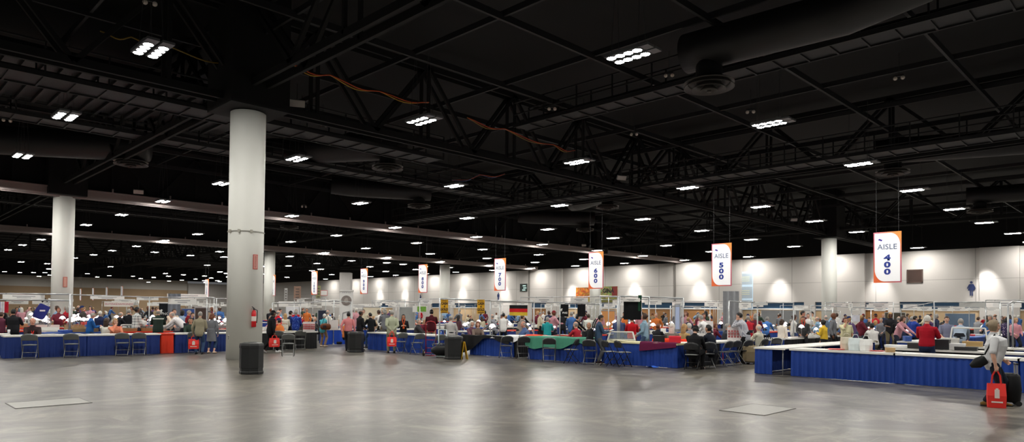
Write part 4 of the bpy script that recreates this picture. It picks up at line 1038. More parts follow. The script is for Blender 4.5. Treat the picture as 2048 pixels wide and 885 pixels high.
p = at(1919, Z=23.0); who(p, 1919, 'man in pale blue shirt bent far over a table, back turned', 5, 650, H=1.75, hair='short', hc='grey', c=(158, 172, 190), l=(28, 30, 38), lean=.75, la='table', ra='table', g=1.2, hp=-.1)
p = at(1893, Z=24.0); who(p, 1893, 'man in grey-blue checked shirt facing the red polo man', 170, 635, hair='short', hc='brown', c=pattern_mat('blue_check_shirt', 'plaid', (120, 124, 150), (150, 150, 170), 22), la='fwd', ra='low', sleeve='half', hp=.3)
p = at(1648, Z=25.5); who(p, 1648, 'woman in yellow cardigan and black skirt with dark hair', -60, 644, hair='updo', hc='black', skin='tan', c=(226, 186, 60), l=(26, 26, 28), skirt=.42, la='cup', ra='fwd', bust=.05, g=1.1, hp=.2)
p = at(1606, Z=27.5); M6, J7 = who(p, 1606, 'man in charcoal shirt with red lanyard facing out over a dark table', 175, 634, hair='short', hc='brown', skin='tan', c=(64, 64, 66), l=(30, 30, 34), la='low', ra='low', g=1.2, belly=.05, hp=.25)
q = MB(); q.tube([(.10, .07, 1.46), (.17, .03, 1.26), (.18, 0, 1.16)], .012, 6); q.tube([(.10, -.07, 1.46), (.17, -.03, 1.26), (.18, 0, 1.16)], .012, 6); part('lanyard', q, fab((214, 50, 40)), M6)
p = at(1691, Z=26.5); who(p, 1691, 'heavy man in cream shirt with one hand at his chin', 165, 637, hair='short', hc='black', skin='tan', c=(214, 208, 170), l=(150, 156, 166), la='down', ra='face', tuck=1, g=1.35, belly=.09, sleeve='half', hp=.15)
p = at(1563, Z=27.0); who(p, 1563, 'woman in white jacket with brown hair, back turned, beside the striped chair', 30, 640, hair='bob', hc='brown', c=(230, 220, 208), l=(200, 150, 100), la='fwd', ra='down', coat=.2, g=1.05)
p = at(1532, Z=33); who(p, 1532, 'man in bright blue shirt leaning over a table, back turned', 25, 636, hair='short', hc='grey', c=(76, 126, 200), l=(40, 44, 56), lean=.3, la='table', ra='table', g=1.25, fine=False)
p = at(1636, Z=31.6); who(p, 1636, 'man in light blue shirt standing sideways near the yellow cardigan', -80, 635, hair='bald', hc='grey', c=(142, 176, 204), l=(50, 56, 70), la='fwd', ra='low', g=1.15, hp=.2, fine=False)
p = at(1653, Z=33); who(p, 1653, 'tall man in grey-blue jacket behind the yellow cardigan', -40, 632, hair='bald', hc='grey', c=(100, 116, 136), l=(50, 56, 70), la='low', ra='low', g=1.15, hp=.2, fine=False)
p = at(1616, Z=34); who(p, 1616, 'man in white shirt with short dark hair standing behind the red lanyard man', 170, 629, hair='short', hc='black', c=(232, 228, 226), l=(40, 42, 50), fine=False)
# left block
p = at(27, u=30.3); who(p, 27, 'heavy dealer in black shirt, back turned, by the red white and blue flag', 20, 620, hair='short', hc='black', skin='tan', c=(28, 28, 32), l=(26, 26, 30), la='fwd', ra='fwd', g=1.4, belly=.08, lean=.05)
p = at(3, u=31.5); who(p, 3, 'person in plum shirt beside the heavy dealer in black', 40, 632, hair='short', hc='brown', c=(92, 44, 62), l=(30, 30, 34), la='fwd', ra='fwd', g=1.2, fine=False)
p = at(66, u=28.1); M7, J8 = who(p, 66, 'seated dealer in dark jacket with red lanyard behind the far left table', 178, hair='bald', hc='grey', skin='ruddy', c=(52, 38, 40), l=(40, 40, 44), pose='sit', lean=.1, la='table', ra='table', g=1.15, H=1.72)
q = MB(); q.tube([(.08, .07, 1.02), (.17, .03, .86), (.18, 0, .72)], .014, 6); q.tube([(.08, -.07, 1.02), (.17, -.03, .86), (.18, 0, .72)], .014, 6); part('lanyard', q, fab((214, 50, 40)), M7)
p = at(181, u=29.6); who(p, 181, 'grey-haired man in bright blue jacket looking down, in profile', 75, 627, hair='short', hc='grey', skin='ruddy', c=(36, 92, 160), l=(60, 66, 84), la='book', ra='book', hp=.5, lean=.1, g=1.15)
p = at(200, u=31.4); who(p, 200, 'man in navy jacket with a pale bag strap across his back', 30, 623, hair='short', hc='white', c=(34, 42, 76), l=(36, 40, 56), la='fwd', ra='fwd', g=1.2)
p = at(213, u=28.9); who(p, 213, 'seated woman with brown hair and white top, back turned', 30, hair='long', hc='brown', c=(224, 220, 210), pose='sit', lean=.05, la='fwd', ra='fwd', H=1.66, bust=.03)
p = at(230, u=28.4); who(p, 230, 'seated blonde woman in salmon top with hand to her cheek', 165, hair='bob', hc='blond', c=(222, 140, 110), pose='sit', lean=.15, la='table', ra='face', H=1.66, bust=.05)
p = at(238, u=31.2); who(p, 238, 'man in black jacket behind the seated blonde woman', 60, 626, hair='bald', hc='grey', c=(32, 32, 38), l=(34, 36, 44), la='fwd', ra='fwd', g=1.15, hp=.3, lean=.12)
p = at(273, u=30.2); who(p, 273, 'tall dark-haired man in black and white plaid shirt', 60, 615, hair='short', hc='black', skin='brown', c=pattern_mat('plaid_shirt', 'plaid', (214, 216, 214), (70, 78, 84), 9), l=(50, 54, 64), la='low', ra='low', g=1.15)
p = at(258, u=33.5); who(p, 258, 'man in black shirt just left of the plaid shirt', 10, 619, hair='short', hc='grey', c=(30, 30, 34), la='low', ra='low', fine=False)
p = at(317, u=28.6); M8, J9 = who(p, 317, 'man in dark green sweater with a white chest stripe, back turned', 0, 620, hair='bald', hc='grey', c=(42, 56, 50), l=(32, 34, 38), la='fwd', ra='fwd', g=1.25, lean=.02, belly=.02)
q = MB(); 
for z in (1.27,): q.loft([(-.006, 0, z - .018), (-.006, 0, z + .018)], [(.205, .150)] * 2, 28, side=(0, 1, 0), cap=False, dome=False)
part('chest_stripe', q, fab((228, 228, 224)), M8, True)
p = at(341, u=30.9); who(p, 341, 'man in cream shirt bending forward towards a red table', 150, 632, H=1.75, hair='short', hc='brown', c=(226, 208, 188), lean=.55, la='table', ra='table', g=1.15)
p = at(366, u=28.7); who(p, 362, 'man in white shirt bent low, right of the cream shirt', -70, H=1.75, hair='bald', hc='grey', c=(236, 232, 234), lean=.85, la='table', ra='table', g=1.15)
p = at(365, u=32.5); who(p, 365, 'woman in pale blue top with black hair beside the grey panel', 20, 622, hair='bob', hc='black', c=(150, 172, 200), la='fwd', ra='low', fine=False)
p = at(376, u=31.5); who(p, 376, 'man in maroon jacket standing left of the man in tan', 100, 622, hair='short', hc='grey', c=(128, 26, 38), la='low', ra='low', hp=.3, fine=False)
p = at(384, u=30.5); who(p, 384, 'person in black jacket with dark hair in front of the maroon jacket', 140, 626, hair='short', hc='black', c=(34, 34, 36), la='low', ra='low', hp=.3, fine=False)
p = at(381, u=28.2); who(p, 381, 'seated young man in dark green shirt facing out behind the blue table', 175, hair='short', hc='black', skin='tan', c=(52, 66, 58), pose='sit', lean=.12, la='table', ra='table', hp=.2)
# behind the black table, right of the column
p = at(556, u=28.4); who(p, 556, 'man in red polo shirt partly behind the black tracksuit', 60, 622, hair='bald', hc='grey', c=(206, 32, 50), l=(60, 60, 64), sleeve='half', la='fwd', ra='down', g=1.15)
p = at(571, u=31); who(p, 571, 'blonde woman in pale top behind the black-skirted table', -10, 628, hair='long', hc='blond', c=(214, 206, 190), la='fwd', ra='low', fine=False)
p = at(580, u=31.3); who(p, 580, 'man in navy shirt and black cap behind the black-skirted table', 60, 623, hair='cap', hc='black', cap=(22, 22, 26), c=(36, 44, 74), la='fwd', ra='fwd', hp=.2, fine=False)
p = at(592, u=29.4); who(p, 592, 'man in blue printed shirt, back turned, behind the black-skirted table', 10, 623, hair='short', hc='grey', c=pattern_mat('blue_print_shirt', 'spots', (34, 58, 140), (90, 120, 190), 14), l=(60, 66, 80), la='fwd', ra='low', g=1.15)
p = at(655, Z=34.5); who(p, 655, 'man in white shirt against the dark doorway panel', 40, 622, hair='bald', hc='grey', c=(226, 224, 214), la='fwd', ra='low', fine=False)
p = at(627, Z=35); who(p, 631, 'seated older man in dark jacket left of the woman in turquoise', 110, hair='bald', hc='white', c=(64, 62, 62), pose='sit', lean=.1, la='table', ra='table')
# centre block
p = at(807, v=17.7); M9, J10 = who(p, 807, 'woman in black jacket with orange lanyard holding a cup', 175, 631, hair='long', hc='black', skin='tan', c=(30, 30, 33), la='cup', ra='cup', bust=.04)
q = MB(); q.tube([(.09, .06, 1.34), (.165, .03, 1.15), (.17, 0, 1.0)], .013, 6); q.tube([(.09, -.06, 1.34), (.165, -.03, 1.15), (.17, 0, 1.0)], .013, 6); q.box((.175, 0, .95), (.01, .08, .11)); part('lanyard', q, fab((230, 96, 44)), M9)
p = at(834, v=18.0); who(p, 834, 'seated grey-haired man in dark vest behind the white table', 100, hair='short', hc='grey', c=(60, 58, 60), pose='sit', lean=.12, la='table', ra='table', g=1.2)
p = at(863, v=19.4); who(p, 863, 'man in maroon jacket and dark cap, back turned, behind the red hand truck', 5, 621, hair='cap', hc='black', cap=(24, 24, 28), c=(74, 20, 30), l=(190, 180, 150), g=1.35, la='fwd', ra='fwd', belly=.04)
p = at(942, v=18.6); who(p, 942, 'seated white-haired woman in dark patterned top', 150, hair='bob', hc='white', c=(104, 70, 84), pose='sit', lean=.15, la='table', ra='table', H=1.66)
p = at(955, v=18.2); who(p, 955, 'seated woman with light brown hair facing out over the white table', 170, hair='bob', hc='auburn', c=(120, 104, 96), pose='sit', lean=.2, la='table', ra='table', H=1.64)
p = at(917, v=21.5); who(p, 917, 'woman with long dark hair just right of the man in pale grey', 60, 634, hair='long', hc='black', c=(90, 60, 66), la='fwd', ra='low', fine=False)
p = at(990, v=21.5); who(p, 990, 'man in grey shirt bending left beside the bright lamp', -70, 632, hair='bald', hc='grey', c=(140, 142, 150), lean=.3, la='table', ra='table', g=1.15, fine=False)
p = at(1007, v=23.5); who(p, 1007, 'man in white shirt, back turned, left of the striped flag', 10, 628, hair='short', hc='black', c=(236, 234, 232), la='fwd', ra='fwd', g=1.15, fine=False)
p = at(1040, v=20.3); who(p, 1040, 'young man in grey hooded top leaning right below the striped flag', 60, 632, hair='short', hc='brown', c=(150, 140, 132), lean=.28, la='table', ra='table', g=1.1)
p = at(1057, v=19.4); who(p, 1057, 'seated man in denim-blue shirt left of the green cloth', -100, hair='bald', hc='grey', skin='ruddy', c=(82, 104, 150), pose='sit', lean=.3, la='table', ra='table', g=1.15)
p = at(1095, v=20.4); who(p, 1095, 'person in teal jacket, back turned, behind the green cloth', 5, 638, hair='short', hc='grey', c=(44, 164, 168), l=(60, 60, 70), la='fwd', ra='fwd', g=1.1)
p = at(1178, v=19.0); who(p, 1178, 'seated bald man in black facing out behind the green cloth', 175, hair='bald', hc='black', skin='tan', c=(30, 30, 34), pose='sit', lean=.05, la='table', ra='table', g=1.1)
p = at(1157, v=20.2); who(p, 1157, 'seated man in red jacket left of the bald man in black', -50, hair='bald', hc='grey', c=(176, 44, 56), pose='sit', lean=.2, la='table', ra='table')
p = at(1150, v=23); who(p, 1150, 'man in black jacket bending right behind the green cloth', 60, 633, hair='short', hc='black', c=(30, 31, 36), lean=.3, la='table', ra='table', fine=False)
p = at(1177, v=25); who(p, 1177, 'man in white jacket, back turned, behind the bald man in black', 5, 629, hair='short', hc='brown', c=(226, 228, 220), la='fwd', ra='fwd', g=1.2, fine=False)
p = at(1238, v=21.5); who(p, 1238, 'large man in slate blue shirt, back turned, left of the red sweater', 10, 632, hair='bald', hc='grey', c=(74, 88, 130), g=1.4, la='fwd', ra='fwd', belly=.05)
p = at(1264, v=21.0); who(p, 1264, 'person in red sweater, back turned, below the hanging black panel', 0, 634, hair='short', hc='brown', c=(200, 26, 40), l=(70, 50, 40), g=1.15, la='fwd', ra='fwd', hp=.4)
p = at(1290, v=20.0); who(p, 1290, 'woman in pale denim shirt, in profile, right of the black panel', -80, 629, hair='updo', hc='brown', c=(146, 178, 198), l=(70, 90, 120), la='low', ra='low', bust=.05)
p = at(1343, v=20.2); who(p, 1343, 'seated woman with long pale blonde hair, back turned', 20, hair='long', hc='white', c=(120, 118, 110), pose='sit', lean=.1, la='fwd', ra='fwd')
p = at(1365, v=20.6); who(p, 1365, 'seated woman with dark blonde hair beside the man in the black coat', 40, hair='long', hc='blond', c=(190, 160, 110), pose='sit', lean=.15, la='fwd', ra='fwd', H=1.7)
p = at(1448, v=23.3); who(p, 1448, 'seated grey-haired man in dark jacket facing a display board', 80, hair='short', hc='grey', skin='ruddy', c=(60, 62, 70), pose='sit', lean=.2, la='table', ra='table', g=1.15)
p = at(1383, v=22.5); who(p, 1383, 'seated man in checked grey shirt behind the red cloth', -40, hair='short', hc='white', c=pattern_mat('grey_check', 'plaid', (150, 150, 158), (100, 104, 116), 20), pose='sit', lean=.2, la='table', ra='table')
p = at(1416, v=23.4); who(p, 1416, 'person in white hooded top bending over behind the navy jacket', -60, 645, H=1.7, hair='short', hc='grey', c=(238, 236, 236), lean=.6, la='table', ra='table', fine=False)
p = at(1376, v=27); who(p, 1376, 'man in dark t-shirt, back turned, left of the tall grey panel', 10, 636, hair='short', hc='blond', c=(60, 66, 78), la='fwd', ra='fwd', sleeve='half', fine=False)
# suits and others at the right
for px, Z, top, fc, c, hc, hr, lb in ((1724, 34, 636, 170, (56, 52, 54), 'black', 'short', 'man in dark suit facing out beside the blue-grey chair'), (1739, 37, 637, 190, (60, 58, 66), 'black', 'short', 'man in charcoal suit, second of the suited pair'), (1763, 33, 638, 200, (120, 120, 126), 'grey', 'short', 'man in grey jacket stooping left of the dark figures'), (1780, 34, 636, 20, (40, 40, 46), 'black', 'cap', 'man in navy jacket and blue cap, back turned'), (1797, 29, 634, 10, (28, 28, 30), 'grey', 'bald', 'person in black with a glowing lamp before them'), (1822, 31, 634, 40, (36, 62, 140), 'grey', 'short', 'grey-haired man in royal blue shirt left of the red polo'), (1828, 30, 633, 60, (40, 64, 150), 'black', 'short', 'dark-haired man in blue shirt beside the red polo'), (1955, 36, 636, 40, (150, 152, 156), 'brown', 'short', 'man in grey shirt left of the woman in white'), (1990, 38, 633, 200, (40, 42, 56), 'brown', 'short', 'man in dark jacket glimpsed past the woman in white'), (2013, 33, 636, 20, pattern_mat('dotted_dress', 'spots', (60, 52, 84), (200, 180, 190), 16), 'black', 'bob', 'woman in dotted purple dress under the end frame'), (2030, 30, 638, 150, (214, 150, 160), 'blond', 'bob', 'blonde woman in pink by the right picture edge')):
    p = at(px, Z=Z); who(p, px, lb, fc, top, hair=hr, hc=hc, c=c, la='low', ra='fwd' if fc < 90 else 'low', lean=.08, hp=.2, g=1.12, fine=False, cap=(36, 50, 100))
# ------------------------------------------------------------------ chairs
A0 = lambda p, a: facing(p, a)
for px, ax, val, a, kd, lb in (
    (62, 'u', 26.68, 8, 'grey', 'grey folding chair facing the far left navy-skirted table'), (145, 'u', 26.66, 8, 'grey', 'grey folding chair before the table with the red-lanyard dealer, second from the left edge'),
    (247, 'u', 26.62, 8, 'grey', 'grey folding chair, left one of the close pair before the seated blonde'), (280, 'u', 26.6, 4, 'grey', 'grey folding chair, right one of the close pair near the red table end'),
    (390, 'u', 26.74, 4, 'grey', 'folding chair half hidden behind the man in tan'), (576, 'y', 713, 0, 'grey', 'folding chair standing alone in the open, right of the tall column'),
    (559, 'u', 26.42, 10, 'grey', 'folding chair beside the walking man in black'), (601, 'u', 26.4, -8, 'grey', 'folding chair at the right end of the black-skirted table'), (760, 'v', 17.2, -20, 'dark', 'dark folding chair between the black t-shirt and the pale green jacket'),
    (802, 'v', 15.98, -30, 'grey', 'folding chair just right of the man in the pale green jacket'), (836, 'v', 15.98, -32, 'grey', 'folding chair left of the red hand truck'), (878, 'v', 16.0, -30, 'grey', 'folding chair between the hand truck and the luggage trolley'),
    (1013, 'v', 17.2, -14, 'dark', 'dark-backed folding chair, left of two beside the black drape'), (1047, 'v', 17.4, -10, 'dark', 'dark-backed folding chair, right of two beside the black drape'),
    (1099, 'v', 17.2, 0, 'dark', 'folding chair before the green cloth, back to the open floor'), (1144, 'v', 17.25, -70, 'padded', 'black-legged padded chair before the green cloth, turned sideways'),
    (1181, 'v', 17.3, 14, 'dark', 'folding chair behind the young man in the denim jacket'), (1220, 'v', 17.4, 60, 'padded', 'padded chair just right of the young man, side on'), (1246, 'v', 17.45, 60, 'padded', 'padded chair in front of the yellow-topped table, second right of the young man'),
    (1385, 'u', 10.6, 12, 'padded', 'black-framed chair carrying the man in the black coat'), (1413, 'u', 10.55, -30, 'dark', 'folding chair carrying the man in the navy jacket'), (1449, 'u', 10.65, -56, 'dark', 'empty folding chair next to the navy jacket, beside the red bag on the floor'),
    (1466, 'u', 10.7, -50, 'dark', 'empty folding chair, middle of three beside the tan suitcase'), (1489, 'u', 10.7, -50, 'dark', 'empty folding chair right beside the tan suitcase'),
    (1521, 'Z', 24.0, -60, 'padded', 'dark chair under the bald man in cream'), (1549, 'Z', 24.5, -150, 'dark', 'dark chair back just above the narrow-ended table')):
    p = at(px, **{ax: val}); chair(p, A0(p, a), lb, kd)
p = onz(1716, 28); chair(flat(p), A0(p, 0), 'blue-grey chair back beside the heavy man in cream', 'padded')
# ------------------------------------------------------------------ bins and floor things
bin_(flat(gz(494, 750)) + V((.2, .2, 0)), 'big black octagonal litter bin standing before the tall column', .82, .30)
bin_(flat(gz(708, 706)) + V((.2, .2, 0)), 'black octagonal litter bin in mid floor before the pink shirt', .83, .32)
bin_(flat(gz(906, 720)) + V((.2, .2, 0)), 'black octagonal litter bin with a yellow sign leaning behind it', .82, .315)
def hand_truck(p, rz):
    t = thing('hand_truck', 'red two-wheeled hand truck leaning before the blue-skirted tables', 'hand truck', p, rz); rd = pnt((176, 24, 36), .4)
    for s in (-1, 1):
        q = MB(); q.tube([(.0, s * .19, .12), (-.10, s * .19, 1.15), (-.16, s * .15, 1.26)], .016, 8); part('rail', q, rd, t, True)
        q = MB(); q.lathe([(.04, -.03), (.115, -.03), (.125, 0), (.115, .03), (.04, .03)], 18); q.xf(Matrix.Translation((-.08, s * .26, .125)) @ Matrix.Rotation(R(90), 4, 'X')); w_ = part('wheel', q, pnt((34, 34, 34)), t, True)
        q = MB(); q.cyl((-.08, s * .26 - .035, .125), (-.08, s * .26 + .035, .125), .05, 14); part('wheel_hub', q, pnt((220, 214, 196)), w_, True)
    q = MB(); q.tube([(-.16, .15, 1.26), (-.19, 0, 1.30), (-.16, -.15, 1.26)], .016, 8); part('handle', q, rd, t, True)
    for z in (.3, .6, .9): q = MB(); q.tube([(-.1 * z + .01, -.19, z), (-.1 * z + .01, .19, z)], .012, 6); part('crossbar', q, rd, t, True)
    q = MB(); q.tube([(-.08, -.24, .125), (-.08, .24, .125)], .012, 6); part('axle', q, rd, t, True)
    q = MB(); q.box((.11, 0, .015), (.22, .42, .012)); part('toe_plate', q, rd, t)
p = at(863, v=15.85); hand_truck(p, facing(p, 10))
p = at(886, v=15.75); t = thing('luggage_trolley', 'white tubular luggage trolley behind the bin with the yellow sign', 'trolley', p, facing(p, 15)); wt = pnt((206, 222, 224), .4)
for s in (-1, 1): q = MB(); q.tube([(.05, s * .15, .06), (-.04, s * .15, 1.0)], .018, 8); part('rail', q, wt, t, True); q = MB(); q.cyl((-.02, s * .2 - .02, .07), (-.02, s * .2 + .02, .07), .07, 14); part('wheel', q, pnt((30, 30, 30)), t, True)
q = MB(); q.tube([(-.04, -.15, 1.0), (-.04, .15, 1.0)], .018, 8); part('handle', q, wt, t, True); q = MB(); q.box((-.12, 0, .05), (.3, .36, .02)); part('base_plate', q, wt, t)
pb = p - V((math.cos(facing(p, 15)), math.sin(facing(p, 15)), 0)) * .22
t = thing('duffel_bag', 'round black duffel bag on the white luggage trolley', 'bag', pb + V((0, 0, .07)), facing(p, 15)); q = MB(); q.loft([(0, -.26, .19), (0, -.15, .19), (0, .15, .19), (0, .26, .19)], [(.15, .13), (.20, .19), (.20, .19), (.15, .13)], 16); part('bag_body', q, fab((26, 26, 28)), t, True)
q = MB(); q.tube([(0, -.12, .36), (0, -.06, .45), (0, .06, .45), (0, .12, .36)], .014, 6); part('bag_handle', q, fab((26, 26, 28)), t, True)
p = flat(gz(927, 719)); t = thing('wet_floor_sign', 'yellow folding floor sign leaning behind the black bin', 'floor sign', p, facing(p, 75)); yl = pnt((238, 188, 36), .4)
for s in (-1, 1): q = MB(); q.prism([(-.15, 0), (.15, 0), (.10, .62), (-.10, .62)], (s * .12, 0, 0), (0, 1, 0), V((-s * .11, 0, .62)).normalized(), .015); part('sign_leaf', q, yl, t)
p = flat(gz(1500, 729)); suitcase(p, facing(p, 170), 'tan rolling suitcase with raised handle beside the empty folding chairs', (150, 134, 104), w=.40, d=.26, h=.62, handle=.50, hc=(196, 180, 150))
p = flat(gz(1437, 729)); tote(p + V((0, 0, .50)), 'red tote bag standing on the floor under an empty folding chair', facing(p, 180), h=.38, w=.30, strap=.11)
p = flat(gz(700, 690)) + V((.6, .6, 0)); t = thing('flat_bag', 'flat black bag on the floor behind the middle bin', 'bag', flat(gz(655, 690)) + V((.3, .1, 0)), R(-45)); q = MB(); q.loft([(-.45, 0, .08), (0, 0, .09), (.45, 0, .08)], [(.14, .07), (.16, .09), (.14, .07)], 12); part('bag_body', q, fab((26, 26, 28)), t, True); q = MB(); q.tube([(-.15, 0, .17), (0, 0, .25), (.15, 0, .17)], .014, 6); part('bag_handle', q, fab((26, 26, 28)), t, True)
p = flat(gz(1047, 699)) + V((.5, .3, 0)); box_thing('storage_box', 'purple box on the floor behind the right one of two chairs', 'box', p, .2, (.4, .5, .35), (104, 60, 150))
p = flat(gz(1047, 710)) + V((.35, .25, 0)); box_thing('storage_box', 'low red box under the folding chair beside the green cloth', 'box', p, .2, (.3, .6, .10), (206, 50, 56))
p = flat(gz(1304, 735)); q = MB(); q.sheet(lambda a, b: V((-.12 + .24 * a, -.15 + .3 * b, .01 + .05 * (math.sin(5 * a + 3 * b) ** 2) * (1 - abs(2 * b - 1)))), 14, 14); tag(part('cloth_scrap', q, fab((60, 110, 220)), None, True, p + V((-.12, -.1, 0))), 'small scrap of blue cloth on the floor before the yellow-topped table', 'cloth')
for i, (px, py, w_, l_, lb) in enumerate(((98, 807, 1.1, .9, 'pale floor hatch on the concrete, near the left edge'), (1516, 820, 1.25, .8, 'pale floor hatch on the concrete, before the nearest blue table'))):
    q = MB(); q.box((0, 0, .004), (w_, l_, .006)); t = thing('floor_hatch', lb, 'floor hatch', flat(gz(px, py))); part('cover_plate', q, mat('hatch_steel', (142, 140, 134), .4, .0, var=.15, scale=8), t)
    q = MB()
    for s in (-1, 1): q.box((s * w_ / 2, 0, .005), (.02, l_, .009)); q.box((0, s * l_ / 2, .005), (w_, .02, .009))
    part('rim', q, pnt((120, 118, 114)), t)
# column fittings
def colpt(px, z, off=.0):
    d = ray(px, hz(px)); d = V((d.x, d.y, 0)).normalized(); c_ = V((MAINC.x, MAINC.y, 0)); b_ = d.dot(c_); disc = b_ * b_ - c_.length ** 2 + (.575 + off) ** 2
    k_ = d * (b_ - math.sqrt(max(0, disc))); n_ = (V((k_.x, k_.y, 0)) - c_).normalized(); return V((k_.x, k_.y, z)), math.atan2(n_.y, n_.x)
p, a = colpt(508, 1.42, .09); t = thing('fire_extinguisher', 'red fire extinguisher mounted on the tall white column', 'fire extinguisher', p, a); rd = pnt((206, 28, 36), .25)
q = MB(); q.lathe([(.06, -.34), (.078, -.32), (.078, .12), (.05, .20), (.022, .23)], 20); part('cylinder_body', q, rd, t, True); q = MB(); q.lathe([(.0795, -.14), (.0795, .02)], 20, cap=False); part('paper_label', q, pnt((226, 214, 206)), t, True)
q = MB(); q.cyl((0, 0, .22), (0, 0, .29), .025, 10); q.bar((0, 0, .29), (.05, -.09, .34), .03, .015); q.bar((0, 0, .27), (.05, -.10, .27), .03, .015); part('valve_lever', q, pnt((40, 38, 40)), t); q = MB(); q.tube([(0, .03, .26), (0, .12, .22), (0, .115, -.02), (0, .10, -.2)], .014, 8); part('hose', q, pnt((24, 24, 26)), t, True); q = MB(); q.box((-.08, 0, 0), (.03, .08, .3)); part('wall_bracket', q, pnt((150, 150, 150)), t)
p, a = colpt(509, 3.27, .015); t = thing('fire_sign', 'tall narrow red and white extinguisher sign high on the white column', 'sign', p, a); q = MB(); q.box((0, 0, 0), (.012, .17, .50)); part('sign_panel', q, pnt((186, 78, 70)), t); q = MB(); q.box((.008, 0, 0), (.006, .125, .45)); part('inner_panel', q, pnt((206, 150, 140)), t)
text('FIRE EXTINGUISHER', .09, pnt((150, 40, 40)), t, (.013, 0, .0), (0, 0, 1), (0, -1, 0), sx=.48)
p = V((9.95, 48.5, 0)); d_ = V((-p.x, -p.y, 0)).normalized(); d_.rotate(Matrix.Rotation(R(14), 3, 'Z')); t = thing('fire_sign', 'narrow red sign on the second, farther white column', 'sign', p + d_ * .6 + V((0, 0, 3.2)), math.atan2(d_.y, d_.x)); q = MB(); q.box((0, 0, 0), (.02, .22, .62)); part('sign_panel', q, pnt((196, 110, 96)), t); q = MB(); q.box((.012, 0, 0), (.006, .14, .54)); part('inner_panel', q, pnt((214, 160, 146)), t)
p, a = colpt(458.5, .72, .004); t = thing('outlet_plate', 'small steel outlet plate low on the left side of the tall column', 'outlet', p, a); q = MB(); q.box((0, 0, 0), (.02, .09, .14)); part('plate', q, pnt((170, 168, 160)), t); q = MB(); q.box((.012, 0, .03), (.006, .03, .03)); q.box((.012, 0, -.03), (.006, .03, .03)); part('socket', q, pnt((40, 40, 40)), t)
# ------------------------------------------------------------------ aisle signs
def grad(name, stops):
    m, N, L, b = nodes(name); tc = N.new('ShaderNodeTexCoord'); sx = N.new('ShaderNodeSeparateXYZ'); L.new(tc.outputs['Object'], sx.inputs[0])
    a = N.new('ShaderNodeMath'); a.operation = 'MULTIPLY_ADD'; a.inputs[1].default_value = -.35; L.new(sx.outputs[1], a.inputs[0])
    q2 = N.new('ShaderNodeMath'); q2.operation = 'MULTIPLY_ADD'; q2.inputs[1].default_value = .25; q2.inputs[2].default_value = .5; L.new(sx.outputs[2], q2.inputs[0]); L.new(q2.outputs[0], a.inputs[2])
    r_ = N.new('ShaderNodeValToRGB'); e = r_.color_ramp.elements
    while len(e) < len(stops): e.new(.5)
    for x, (p_, c_) in zip(e, stops): x.position = p_; x.color = lin(c_)
    L.new(a.outputs[0], r_.inputs[0]); L.new(r_.outputs[0], b.inputs['Base Color']); b.inputs['Roughness'].default_value = .5
    L.new(r_.outputs[0], b.inputs['Emission Color']); b.inputs['Emission Strength'].default_value = .06; return m
SIGNO = grad('sign_orange_rose', [(.1, (232, 104, 52)), (.38, (196, 96, 110)), (.62, (206, 110, 130)), (.95, (244, 150, 70))])
SIGNP = mat('glowing_sign_white', (250, 250, 252), .5, var=0, emit=(250, 250, 255), es=.12); SBLUE = mat('sign_digit_blue', (36, 58, 148), .5, var=0); SGREY = mat('sign_word_grey', (96, 110, 140), .5, var=0); SPURP = mat('sign_mark_purple', (70, 50, 150), .5, var=0)  # faint emission added to brighten the white sign face; no lamp sits behind it
WORDS = ['four', 'five', 'six', 'seven', 'eight', 'nine', 'ten', 'eleven', 'twelve']
def aisle_sign(v, u, num, label, z0=3.24, w=1.22, h=2.44, txt=True):
    t = thing('aisle_sign', label, 'sign', (v, u, z0 + h / 2)); hw, hh = w / 2, h / 2
    q = MB(); q.box((0, 0, 0), (.03, w, h)); part('sign_border', q, SIGNO, t)
    ins = .055; r_ = .42; a_ = hw - ins; b_ = hh - ins * 1.1
    pl = [(-a_, b_)] + [(a_ - r_ + r_ * math.sin(x), b_ - r_ * 1.35 + r_ * 1.35 * math.cos(x)) for x in [R(9 * i) for i in range(11)]] + [(a_, -b_)] + [(-a_ + r_ - r_ * math.sin(x), -b_ + r_ * 1.35 - r_ * 1.35 * math.cos(x)) for x in [R(9 * i) for i in range(11)]]
    q = MB(); q.prism(pl, (-.017, 0, 0), AX, AZ, .012); part('white_panel', q, SIGNP, t)
    if txt:
        q = MB(); q.prism([(-.09, .03), (-.05, .06), (.0, .05), (.03, .02), (.08, .02), (.08, -.04), (.03, -.07), (-.01, -.03), (-.05, -.03), (-.09, -.01)], (-.03, .30, h * .345), AX, AZ, .004); part('emblem', q, SPURP, t)
        text('AISLE', .36, SGREY, t, (-.032, .0, h * .20), AX, AZ, bold=.004, spacing=1.02)
        n = len(num)
        for i, ch in enumerate(num):
            text(ch, .37 if n == 3 else .31, SBLUE, t, (-.032, .0, -h * (.015 + (.138 if n == 3 else .115) * i)), AX, AZ, 'digit', bold=.018, sx=1.5)
    for s in (-1, 1): q = MB(); q.bar((0, s * hw * .8, hh), (0, s * hw * .8, hh + 5.2), .01, .01); part('hanging_wire', q, WIRE, t)
    return t
for i, (v, u) in enumerate(((35.8, 10.38), (35.8, 18.98), (35.75, 27.93), (35.6, 36.89), (36.2, 47.1), (36.15, 56.2), (35.6, 64.65), (36.4, 75.7), (36.0, 94.3))):
    aisle_sign(v, u, str(400 + 100 * i), 'hanging white aisle sign with orange corners numbered %s hundred' % WORDS[i])
for i, u in enumerate((134., 143.3, 152.6, 162.)):
    aisle_sign(36.5, u, '', 'bright blank-looking hanging sign by the tan wall, %s of four from the right' % nth(i + 1), z0=3.1, txt=False)
